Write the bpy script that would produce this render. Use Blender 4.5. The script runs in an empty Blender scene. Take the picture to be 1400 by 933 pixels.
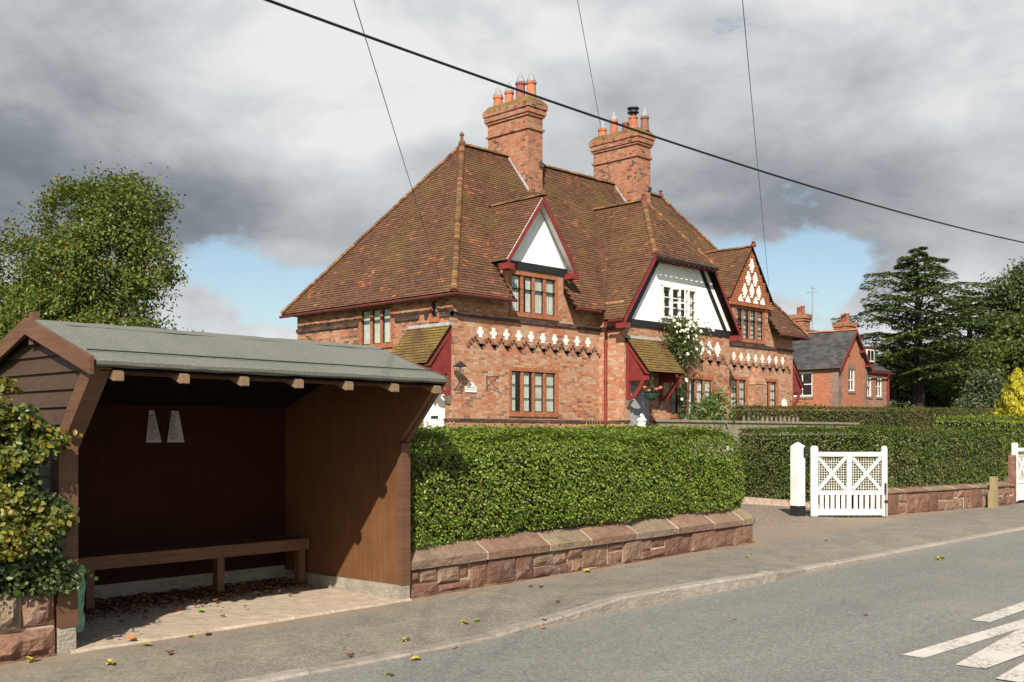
import bpy, math, random
import numpy as np
from mathutils import Vector, Matrix, noise as mnoise
random.seed(7); RNG = np.random.default_rng(7)
SC = bpy.context.scene; COL = SC.collection
V = Vector
CAMH = 1.55

# ------------------------------------------------------------------ materials
class NT:
    def __init__(s, name):
        s.m = bpy.data.materials.new(name); s.m.use_nodes = True
        s.t = s.m.node_tree; s.b = s.t.nodes['Principled BSDF']; s.out = s.t.nodes['Material Output']
    def n(s, typ, **kw):
        nd = s.t.nodes.new('ShaderNode' + typ)
        for k, v in kw.items(): setattr(nd, k, v)
        return nd
    def l(s, a, b): s.t.links.new(a, b)
    def put(s, sock, v):
        if hasattr(v, 'default_value') or isinstance(v, bpy.types.NodeSocket): s.l(v, sock)
        else: sock.default_value = v
    def math(s, op, a, b=0.0, c=None, clamp=False):
        nd = s.n('Math', operation=op); nd.use_clamp = clamp
        s.put(nd.inputs[0], a); s.put(nd.inputs[1], b)
        if c is not None: s.put(nd.inputs[2], c)
        return nd.outputs[0]
    def noise(s, scale, detail=3, rough=.55, vec=None, dist=0):
        nd = s.n('TexNoise'); nd.inputs['Scale'].default_value = scale; nd.inputs['Detail'].default_value = detail
        nd.inputs['Roughness'].default_value = rough; nd.inputs['Distortion'].default_value = dist
        if vec is not None: s.l(vec, nd.inputs['Vector'])
        return nd.outputs['Fac']
    def ramp(s, fac, stops, interp='LINEAR'):
        nd = s.n('ValToRGB'); cr = nd.color_ramp; cr.interpolation = interp
        while len(cr.elements) < len(stops): cr.elements.new(.5)
        for e, (p, c) in zip(cr.elements, stops):
            e.position = p; e.color = (c[0], c[1], c[2], 1) if hasattr(c, '__len__') else (c, c, c, 1)
        s.l(fac, nd.inputs[0]); return nd.outputs[0]
    def mix(s, fac, a, b, blend='MIX'):
        nd = s.n('MixRGB', blend_type=blend)
        s.put(nd.inputs[0], fac)
        for i, v in ((1, a), (2, b)):
            if isinstance(v, bpy.types.NodeSocket): s.l(v, nd.inputs[i])
            else: nd.inputs[i].default_value = (v[0], v[1], v[2], 1)
        return nd.outputs[0]
    def obj(s): return s.n('TexCoord').outputs['Object']
    def uv(s): return s.n('TexCoord').outputs['UV']
    def geo(s): return s.n('NewGeometry')
    def rand(s): return s.geo().outputs['Random Per Island']
    def pos(s): return s.geo().outputs['Position']
    def color(s, c): s.put(s.b.inputs['Base Color'], c if isinstance(c, bpy.types.NodeSocket) else (c[0], c[1], c[2], 1))
    def rough(s, r): s.put(s.b.inputs['Roughness'], r)
    def spec(s, r): s.b.inputs['Specular IOR Level'].default_value = r
    def bump(s, h, strength=.5, dist=.01):
        nd = s.n('Bump'); nd.inputs['Strength'].default_value = strength; nd.inputs['Distance'].default_value = dist
        s.l(h, nd.inputs['Height']); s.l(nd.outputs[0], s.b.inputs['Normal'])

MATS = {}
def paint(name, c, rough=.5, var=.12, scale=6, spec=.35, dirt=None, bump=.0):
    t = NT(name); p = t.pos()
    f = t.noise(scale, 4, .6, p)
    d = dirt or tuple(x * (1 - 2.2 * var) for x in c)
    col = t.mix(t.ramp(f, [(.35, 0), (.75, 1)]), tuple(min(1, x * (1 + var * .4)) for x in c), d)
    t.color(col); t.rough(rough); t.spec(spec)
    if bump: t.bump(t.noise(scale * 12, 3, .6, p), bump, .004)
    MATS[name] = t.m; return t.m

def brick_mat(name, stops, mortar=(.36, .29, .23), bw=.215, rh=.071, mw=.011, pale=.0, dark=.0, wear=.5):
    t = NT(name); uv = t.uv(); sp = t.n('SeparateXYZ'); t.l(uv, sp.inputs[0])
    v = t.math('DIVIDE', sp.outputs[1], rh); row = t.math('FLOOR', v)
    half = t.math('MULTIPLY', t.math('FLOORED_MODULO', row, 2), .5)
    head = t.math('LESS_THAN', t.math('FLOORED_MODULO', row, 4), .5)       # every fourth course headers
    bwv = t.math('MULTIPLY_ADD', head, -bw * .5, bw)
    cu = t.math('ADD', t.math('DIVIDE', sp.outputs[0], bwv), half); colm = t.math('FLOOR', cu)
    fu = t.math('FRACT', cu); fv = t.math('FRACT', v)
    cb = t.n('CombineXYZ'); t.l(colm, cb.inputs[0]); t.l(row, cb.inputs[1])
    wn = t.n('TexWhiteNoise', noise_dimensions='2D'); t.l(cb.outputs[0], wn.inputs['Vector'])
    p = t.pos(); big = t.noise(.55, 4, .6, p)
    val = t.math('ADD', wn.outputs['Value'], t.math('MULTIPLY_ADD', big, .7, -.35 + dark), clamp=True)
    base = t.ramp(val, stops)
    fine = t.noise(30, 3, .6, p)
    base = t.mix(.55, base, t.ramp(fine, [(.25, .45), (.75, 1.0)]), 'MULTIPLY')
    if pale:
        pf = t.ramp(t.noise(1.1, 5, .68, p), [(.44, 0), (.66, 1)])
        base = t.mix(t.math('MULTIPLY', pf, pale), base, (.50, .33, .23))
    m1 = t.math('LESS_THAN', t.math('MULTIPLY', fu, bwv), mw); m2 = t.math('LESS_THAN', fv, mw / rh)
    mm = t.math('MAXIMUM', m1, m2)
    mm = t.math('MULTIPLY', mm, t.ramp(t.noise(9, 2, .6, p), [(.3, .55), (.6, 1)]))
    mc = t.mix(t.noise(14, 3, .6, p), mortar, tuple(x * .5 for x in mortar))
    t.color(t.mix(mm, base, mc)); t.rough(.9); t.spec(.2)
    h = t.math('SUBTRACT', t.math('MULTIPLY', fine, .35), mm)
    t.bump(h, .55, .008)
    MATS[name] = t.m; return t.m

def tile_mat(name, stops, moss=.5, mossc=(.13, .105, .022), mscale=1.1, lo=.5, hi=.72):
    t = NT(name); p = t.pos(); r = t.rand()
    base = t.ramp(r, stops)
    if name == 'roof_tile':                                  # replaced tiles turn up in groups
        odd = t.math('GREATER_THAN', t.math('FRACT', t.math('MULTIPLY', r, 37.0)), .87)
        grp = t.ramp(t.noise(.9, 2, .5, p), [(.58, 0), (.64, 1)])
        base = t.mix(t.math('MULTIPLY', odd, grp), base, (.36, .13, .06))
    base = t.mix(.5, base, t.ramp(t.noise(22, 4, .65, p), [(.25, .4), (.75, 1.0)]), 'MULTIPLY')
    base = t.mix(.5, base, t.ramp(t.noise(.7, 4, .6, p), [(.3, .55), (.7, 1.0)]), 'MULTIPLY')
    mf = t.ramp(t.noise(mscale, 6, .7, p), [(lo, 0), (hi, 1)])
    mf = t.math('MULTIPLY', mf, t.ramp(t.noise(26, 3, .6, p), [(.4, .2), (.62, 1)]))
    base = t.mix(t.math('MULTIPLY', mf, moss), base, mossc)
    t.color(base); t.rough(.88); t.spec(.25); t.bump(t.noise(45, 3, .6, p), .4, .006)
    MATS[name] = t.m; return t.m

def stone_mat(name, stops, lichen=.3, lc=(.36, .30, .13)):
    t = NT(name); p = t.pos(); r = t.rand()
    base = t.ramp(r, stops)
    base = t.mix(.7, base, t.ramp(t.noise(9, 5, .65, p), [(.25, .5), (.75, 1.05)]), 'MULTIPLY')
    sx = t.n('Mapping'); t.l(p, sx.inputs['Vector']); sx.inputs['Scale'].default_value = (1, 1, 5)
    band = t.noise(7, 4, .6, sx.outputs[0], .8)
    base = t.mix(.35, base, t.ramp(band, [(.3, .45), (.65, 1)]), 'MULTIPLY')
    lf = t.ramp(t.noise(2.6, 6, .72, p), [(.54, 0), (.68, 1)])
    base = t.mix(t.math('MULTIPLY', lf, lichen), base, lc)
    t.color(base); t.rough(.92); t.spec(.2)
    t.bump(t.math('ADD', t.noise(16, 6, .65, p), t.math('MULTIPLY', band, .6)), .75, .03)
    MATS[name] = t.m; return t.m

def leaf_mat(name, stops, trans=.3, rough=.45, patch=None, spec=.4):
    t = NT(name); r = t.rand(); p = t.pos()
    base = t.ramp(r, stops)
    if patch:
        f = t.ramp(t.noise(patch[0], 4, .6, p), [(patch[1], 0), (patch[2], 1)])
        base = t.mix(t.math('MULTIPLY', f, patch[4]), base, patch[3])
    t.color(base); t.rough(rough); t.spec(spec)
    tr = t.n('BsdfTranslucent'); t.l(t.mix(1, base, (1.25, 1.3, .55), 'MULTIPLY'), tr.inputs[0])
    mx = t.n('MixShader'); mx.inputs[0].default_value = trans
    t.l(t.b.outputs[0], mx.inputs[1]); t.l(tr.outputs[0], mx.inputs[2]); t.l(mx.outputs[0], t.out.inputs[0])
    MATS[name] = t.m; return t.m

def wood_mat(name, c1, c2, rough=.6, axis=(1, 1, 14), isl=True, spec=.3):
    t = NT(name); p = t.pos()
    mp = t.n('Mapping'); t.l(p, mp.inputs['Vector']); mp.inputs['Scale'].default_value = axis
    g = t.noise(3.0, 5, .65, mp.outputs[0], .6)
    base = t.mix(t.ramp(g, [(.3, 0), (.7, 1)]), c1, c2)
    base = t.mix(.5, base, t.ramp(t.noise(1.7, 4, .6, p), [(.3, .6), (.7, 1.05)]), 'MULTIPLY')
    if isl: base = t.mix(.5, base, t.ramp(t.rand(), [(0, .6), (1, 1)]), 'MULTIPLY')
    t.color(base); t.rough(rough); t.spec(spec); t.bump(g, .25, .004)
    MATS[name] = t.m; return t.m

def glass_mat(name):
    t = NT(name); t.t.nodes.remove(t.b)
    gl = t.n('BsdfGlossy'); gl.inputs['Roughness'].default_value = .02; gl.inputs['Color'].default_value = (.9, .93, .95, 1)
    tr = t.n('BsdfTransparent'); tr.inputs[0].default_value = (.86, .89, .87, 1)
    fr = t.n('LayerWeight'); fr.inputs[0].default_value = .5; fac = t.math('MULTIPLY_ADD', t.math('POWER', fr.outputs['Facing'], 4.0), .75, .05)
    p = t.pos(); bm = t.n('Bump'); bm.inputs['Strength'].default_value = .06; bm.inputs['Distance'].default_value = .02
    t.l(t.noise(4, 2, .5, p), bm.inputs['Height']); t.l(bm.outputs[0], gl.inputs['Normal'])
    mx = t.n('MixShader'); t.l(fac, mx.inputs[0]); t.l(tr.outputs[0], mx.inputs[1]); t.l(gl.outputs[0], mx.inputs[2])
    t.l(mx.outputs[0], t.out.inputs[0]); MATS[name] = t.m; return t.m

BR = [(0, (.20, .10, .07)), (.05, (.30, .13, .075)), (.12, (.42, .13, .055)), (.32, (.47, .165, .075)), (.5, (.46, .20, .105)), (.75, (.48, .26, .155)), (1, (.50, .36, .25))]
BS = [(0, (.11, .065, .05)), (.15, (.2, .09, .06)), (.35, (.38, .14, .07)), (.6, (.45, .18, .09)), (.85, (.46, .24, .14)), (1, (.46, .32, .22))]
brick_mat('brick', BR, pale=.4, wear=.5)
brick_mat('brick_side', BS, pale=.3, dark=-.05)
brick_mat('chimney_brick', [(0, (.09, .05, .04)), (.12, (.24, .10, .06)), (.4, (.40, .13, .06)), (.8, (.42, .17, .09)), (1, (.40, .24, .16))], pale=.15, dark=-.05)
brick_mat('orange_brick', [(0, (.33, .10, .045)), (.5, (.41, .135, .058)), (1, (.42, .17, .085))], mortar=(.30, .2, .13), bw=.16, mw=.007)
brick_mat('dark_brick', [(0, (.04, .032, .032)), (.5, (.075, .05, .045)), (1, (.17, .08, .06))], mortar=(.13, .10, .085), bw=.23, mw=.008)
brick_mat('far_brick', [(0, (.38, .11, .05)), (.5, (.47, .14, .06)), (1, (.48, .19, .10))], mortar=(.40, .30, .24), mw=.014)
brick_mat('far_brick_pink', [(0, (.25, .09, .06)), (.5, (.40, .15, .09)), (1, (.42, .22, .15))], mortar=(.40, .32, .27), mw=.016)
TS = [(0, (.115, .060, .040)), (.3, (.15, .074, .045)), (.6, (.178, .086, .050)), (.975, (.20, .092, .052)), (.985, (.32, .12, .055)), (1, (.36, .14, .065))]
tile_mat('roof_tile', TS, moss=.8, mossc=(.16, .12, .03), mscale=.8, lo=.47, hi=.66)
tile_mat('porch_tile', [(0, (.12, .07, .04)), (1, (.2, .10, .05))], moss=.95, mossc=(.22, .165, .03), mscale=1.5, lo=.38, hi=.58)
tile_mat('ridge_tile', [(0, (.10, .05, .034)), (.5, (.16, .072, .044)), (.7, (.22, .095, .052)), (.85, (.34, .135, .06)), (1, (.38, .155, .07))], moss=.85, mossc=(.21, .155, .05), mscale=1.8, lo=.44, hi=.6)
tile_mat('slate', [(0, (.055, .050, .052)), (.5, (.08, .073, .074)), (1, (.11, .10, .10))], moss=.15, mossc=(.1, .09, .05))
stone_mat('sandstone', [(0, (.165, .088, .062)), (.35, (.225, .115, .079)), (.7, (.265, .142, .096)), (.86, (.26, .165, .11)), (1, (.26, .20, .13))], lichen=.4, lc=(.42, .35, .30))
stone_mat('coping_stone', [(0, (.26, .145, .105)), (.5, (.28, .185, .13)), (1, (.27, .21, .15))], lichen=.7, lc=(.29, .235, .09))
stone_mat('concrete', [(0, (.33, .29, .24)), (1, (.40, .35, .29))], lichen=.25, lc=(.2, .16, .11))
stone_mat('slab', [(0, (.52, .41, .315)), (1, (.56, .45, .345))], lichen=.3, lc=(.36, .26, .17))
stone_mat('kerb_stone', [(0, (.33, .285, .235)), (1, (.44, .39, .33))], lichen=.2, lc=(.25, .20, .14))
stone_mat('quoin', [(0, (.22, .15, .12)), (1, (.32, .22, .17))], lichen=.1)
stone_mat('corbel', [(0, (.30, .21, .15)), (1, (.36, .25, .18))], lichen=.2)
paint('mortar', (.46, .35, .27), .95, .2, 12)
paint('white_render', (.84, .84, .83), .85, .05, 3, .2)
paint('white_paint', (.80, .79, .75), .5, .05, 9, dirt=(.62, .58, .50), bump=.3)
paint('curtain', (.50, .48, .43), .9, .12, 5)
paint('red_paint', (.20, .030, .028), .5, .15, 5)
paint('gutter_red', (.12, .028, .024), .45, .15, 5)
paint('black_paint', (.018, .018, .02), .5, .1, 5)
paint('iron', (.025, .025, .028), .5, .1, 5)
paint('lead', (.40, .41, .42), .6, .2, 9)
paint('pot_clay', (.50, .16, .075), .8, .25, 4, dirt=(.22, .08, .05))
paint('pot_dark', (.27, .10, .07), .8, .3, 4, dirt=(.10, .05, .04))
paint('steel', (.28, .28, .29), .5, .15, 8, .5)
paint('dark_wood', (.016, .009, .006), 1, .2, 5, .05)
paint('door_grey', (.30, .31, .33), .5, .05, 5)
paint('grey_wood', (.27, .23, .17), .9, .25, 9, bump=.4)
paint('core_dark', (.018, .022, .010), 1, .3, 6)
paint('bark', (.09, .065, .045), .95, .35, 9, bump=.6)
paint('bark_dark', (.055, .042, .035), .95, .35, 9, bump=.6)
paint('bark_pole', (.10, .07, .05), .9, .3, 6)
paint('cable_black', (.012, .012, .013), .6, .1, 5)
paint('wire_grey', (.10, .10, .105), .6, .1, 5)
paint('paper', (.46, .43, .45), .8, .04, 5)
paint('paper_back', (.36, .34, .35), .8, .04, 5)
paint('ink', (.12, .11, .12), .8, .05, 5)
paint('ink_red', (.45, .12, .12), .8, .05, 5)
paint('plastic_green', (.10, .30, .19), .35, .3, 12)
paint('basket_green', (.03, .07, .05), .6, .2, 9)
paint('petal_white', (.70, .67, .54), .8, .06, 30)
paint('petal_pink', (.62, .16, .12), .8, .3, 30)
paint('stub_wood', (.26, .20, .13), .9, .3, 7, dirt=(.26, .19, .06), bump=.4)
paint('white_post_weathered', (.80, .78, .74), .6, .1, 12, dirt=(.35, .33, .28))
wood_mat('shelter_wood', (.18, .088, .050), (.105, .05, .029))
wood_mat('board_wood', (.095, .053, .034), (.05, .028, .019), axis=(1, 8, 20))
wood_mat('ply_shaded', (.045, .015, .0065), (.03, .010, .0045), rough=.7, axis=(10, 10, 1), isl=False, spec=.1)  # plywood of the back wall, the shelter's inner shade put into its colour
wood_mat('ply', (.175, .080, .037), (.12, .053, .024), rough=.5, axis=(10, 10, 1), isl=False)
wood_mat('rafter_wood', (.30, .20, .12), (.19, .12, .07))
glass_mat('glass')
def felt():
    t = NT('felt'); p = t.pos()
    b = t.mix(t.ramp(t.noise(95, 3, .75, p), [(.35, 0), (.65, 1)]), (.095, .105, .092), (.215, .215, .185))
    b = t.mix(.4, b, t.ramp(t.noise(1.6, 4, .6, p), [(.3, .75), (.7, 1.05)]), 'MULTIPLY')
    t.color(b); t.rough(.95); t.spec(.2); t.bump(t.noise(200, 2, .6, p), .5, .004); MATS['felt'] = t.m
felt()
def ground_mats():
    # asphalt road
    t = NT('asphalt'); p = t.pos()
    vc = t.n('TexVoronoi'); vc.inputs['Scale'].default_value = 55; t.l(p, vc.inputs['Vector']); sc_ = t.n('SeparateColor'); t.l(vc.outputs['Color'], sc_.inputs[0])
    b = t.mix(t.math('MULTIPLY_ADD', sc_.outputs[0], .55, t.math('MULTIPLY', t.ramp(t.noise(120, 3, .7, p), [(.3, 0), (.7, 1)]), .45)), (.10, .10, .09), (.295, .288, .26))
    b = t.mix(t.math('MULTIPLY', t.ramp(t.noise(7, 6, .75, p), [(.5, 0), (.7, 1)]), .3), b, (.12, .115, .10))
    mp = t.n('Mapping'); t.l(p, mp.inputs['Vector']); mp.inputs['Scale'].default_value = (.12, 1.3, 1)
    b = t.mix(.5, b, t.ramp(t.noise(1.0, 5, .6, mp.outputs[0]), [(.3, .72), (.7, 1.08)]), 'MULTIPLY')
    b = t.mix(t.math('MULTIPLY', t.ramp(t.noise(.8, 5, .65, p), [(.5, 0), (.75, 1)]), .35), b, (.28, .235, .18))
    # dusty gutter strip beside the kerb
    sp = t.n('SeparateXYZ'); t.l(p, sp.inputs[0])
    dv = t.math('SUBTRACT', sp.outputs[1], t.math('MULTIPLY_ADD', sp.outputs[0], .036, 6.02))
    gut = t.ramp(t.math('ADD', dv, t.math('MULTIPLY_ADD', t.noise(3, 4, .6, p), .3, -.05)), [(-.0, 0), (.16, 1)])
    b = t.mix(t.math('MULTIPLY', gut, .45), b, (.31, .23, .165))
    vo = t.n('TexVoronoi', feature='DISTANCE_TO_EDGE'); vo.inputs['Scale'].default_value = .35
    wv = t.n('VectorMath', operation='ADD'); t.l(p, wv.inputs[0]); nn = t.n('TexNoise'); nn.inputs['Scale'].default_value = 2; nn.inputs['Detail'].default_value = 4; t.l(nn.outputs['Color'], wv.inputs[1]); t.l(wv.outputs[0], vo.inputs['Vector'])
    cr = t.ramp(vo.outputs['Distance'], [(.0, 1), (.006, 0)])
    b = t.mix(t.math('MULTIPLY', t.math('MULTIPLY', cr, .35), t.ramp(t.noise(.5, 2, .5, p), [(.55, 0), (.65, 1)])), b, (.07, .065, .06))
    t.color(b); t.rough(.9); t.spec(.25); t.bump(t.noise(150, 3, .7, p), .5, .006); MATS['asphalt'] = t.m
    # pavement
    t = NT('pavement'); p = t.pos()
    vc = t.n('TexVoronoi'); vc.inputs['Scale'].default_value = 60; t.l(p, vc.inputs['Vector']); sc_ = t.n('SeparateColor'); t.l(vc.outputs['Color'], sc_.inputs[0])
    b = t.mix(t.math('MULTIPLY_ADD', sc_.outputs[0], .55, t.math('MULTIPLY', t.ramp(t.noise(140, 3, .7, p), [(.3, 0), (.7, 1)]), .45)), (.11, .10, .08), (.32, .29, .24))
    b = t.mix(t.math('MULTIPLY', t.ramp(t.noise(6, 6, .75, p), [(.5, 0), (.7, 1)]), .35), b, (.13, .11, .085))
    b = t.mix(.6, b, t.ramp(t.noise(2.2, 5, .65, p), [(.3, .62), (.7, 1.1)]), 'MULTIPLY')
    b = t.mix(t.math('MULTIPLY', t.ramp(t.noise(1.1, 6, .7, p), [(.48, 0), (.68, 1)]), .4), b, (.26, .215, .125))
    sp = t.n('SeparateXYZ'); t.l(p, sp.inputs[0])
    dv = t.math('SUBTRACT', sp.outputs[1], t.math('MULTIPLY_ADD', sp.outputs[0], .083, 7.0))
    gut = t.ramp(t.math('ADD', dv, t.math('MULTIPLY', t.noise(3, 4, .6, p), .35)), [(.02, 0), (.4, 1)])
    b = t.mix(t.math('MULTIPLY', gut, .5), b, (.29, .205, .14))
    vo = t.n('TexVoronoi', feature='DISTANCE_TO_EDGE'); vo.inputs['Scale'].default_value = .6
    wv = t.n('VectorMath', operation='ADD'); t.l(p, wv.inputs[0]); nn = t.n('TexNoise'); nn.inputs['Scale'].default_value = 2.5; nn.inputs['Detail'].default_value = 5; t.l(nn.outputs['Color'], wv.inputs[1]); t.l(wv.outputs[0], vo.inputs['Vector'])
    cr = t.ramp(vo.outputs['Distance'], [(.0, 1), (.012, 0)])
    b = t.mix(t.math('MULTIPLY', t.math('MULTIPLY', cr, .5), t.ramp(t.noise(.7, 2, .5, p), [(.48, 0), (.58, 1)])), b, (.07, .06, .05))
    t.color(b); t.rough(.92); t.spec(.2); t.bump(t.noise(150, 3, .7, p), .5, .006); MATS['pavement'] = t.m
    t = NT('gravel'); p = t.pos()
    vo = t.n('TexVoronoi'); vo.inputs['Scale'].default_value = 38; t.l(p, vo.inputs['Vector'])
    b = t.mix(.8, (.24, .185, .13), vo.outputs['Color'], 'SOFT_LIGHT'); b = t.mix(.4, b, t.ramp(t.noise(3, 4, .6, p), [(.3, .6), (.7, 1.1)]), 'MULTIPLY')
    t.color(b); t.rough(.95); t.bump(vo.outputs['Distance'], .8, .02); MATS['gravel'] = t.m
    t = NT('grass'); p = t.pos()
    b = t.mix(t.noise(4, 5, .7, p), (.045, .07, .02), (.10, .12, .04)); t.color(b); t.rough(1); MATS['grass'] = t.m
    t = NT('road_paint'); p = t.pos()
    worn = t.ramp(t.noise(26, 6, .8, p), [(.50, 0), (.58, 1)])
    worn = t.math('MULTIPLY', worn, t.ramp(t.noise(2.3, 2, .5, p), [(.42, 0), (.6, 1)]))
    b = t.mix(worn, t.mix(t.noise(9, 4, .6, p), (.60, .55, .48), (.50, .455, .395)), (.2, .19, .17)); t.color(b); t.rough(.8); t.bump(t.noise(150, 3, .7, p), .4, .004); MATS['road_paint'] = t.m
ground_mats()
leaf_mat('privet', [(0, (.05, .085, .010)), (.4, (.12, .19, .018)), (.75, (.195, .27, .028)), (.92, (.26, .31, .045)), (.95, (.20, .13, .05)), (1, (.21, .12, .055))], .3, .36, (1.6, .5, .72, (.16, .13, .045), .4))
leaf_mat('privet_far', [(0, (.03, .055, .010)), (.4, (.07, .115, .015)), (.75, (.115, .165, .022)), (.92, (.17, .215, .04)), (.95, (.17, .12, .045)), (1, (.19, .11, .05))], .3, .4, (1.1, .46, .66, (.17, .13, .05), .5))
leaf_mat('privet_dry', [(0, (.04, .06, .012)), (.5, (.085, .11, .02)), (.8, (.14, .145, .035)), (1, (.2, .12, .045))], .28, .45, (.25, .42, .62, (.22, .12, .035), .65))
leaf_mat('privet_fresh', [(0, (.05, .09, .02)), (.6, (.10, .16, .035)), (1, (.16, .21, .06))], .3, .4)
leaf_mat('beech', [(0, (.07, .085, .014)), (.45, (.135, .15, .020)), (.8, (.20, .195, .028)), (.95, (.27, .20, .03)), (1, (.22, .10, .03))], .3, .42)
leaf_mat('ivy', [(0, (.02, .04, .009)), (.6, (.045, .075, .018)), (1, (.10, .13, .04))], .2, .4)
leaf_mat('ash_leaf', [(0, (.05, .078, .012)), (.45, (.09, .128, .018)), (.8, (.14, .175, .03)), (.94, (.18, .19, .04)), (.96, (.30, .20, .03)), (1, (.30, .19, .03))], .32, .5)
leaf_mat('cedar_leaf', [(0, (.035, .06, .018)), (.5, (.085, .115, .03)), (1, (.14, .17, .045))], .15, .6)
leaf_mat('dark_leaf', [(0, (.03, .046, .012)), (.5, (.055, .08, .018)), (1, (.09, .115, .028))], .25, .5)
leaf_mat('maple_leaf', [(0, (.045, .066, .010)), (.5, (.08, .105, .018)), (1, (.12, .14, .03))], .3, .5)
leaf_mat('shrub_leaf', [(0, (.04, .06, .025)), (.5, (.07, .10, .04)), (1, (.12, .14, .06))], .3, .5)
leaf_mat('gold_leaf', [(0, (.25, .23, .01)), (.5, (.42, .37, .02)), (1, (.55, .47, .05))], .35, .5)
leaf_mat('rose_leaf', [(0, (.035, .055, .015)), (.5, (.075, .10, .025)), (1, (.15, .15, .05))], .3, .45)
leaf_mat('litter', [(0, (.05, .022, .012)), (.5, (.13, .055, .025)), (.85, (.22, .10, .04)), (1, (.35, .2, .09))], .1, .8)
leaf_mat('fallen_yellow', [(0, (.38, .28, .06)), (1, (.42, .34, .08))], .1, .7)
leaf_mat('fallen_orange', [(0, (.45, .17, .05)), (1, (.5, .2, .06))], .1, .7)
leaf_mat('fallen_brown', [(0, (.13, .06, .04)), (1, (.2, .09, .05))], .1, .7)
leaf_mat('fallen_green', [(0, (.2, .25, .06)), (1, (.24, .28, .08))], .1, .7)
paint('sky_blue_paint', (.3, .6, .55), .9, .3, 30)

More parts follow.
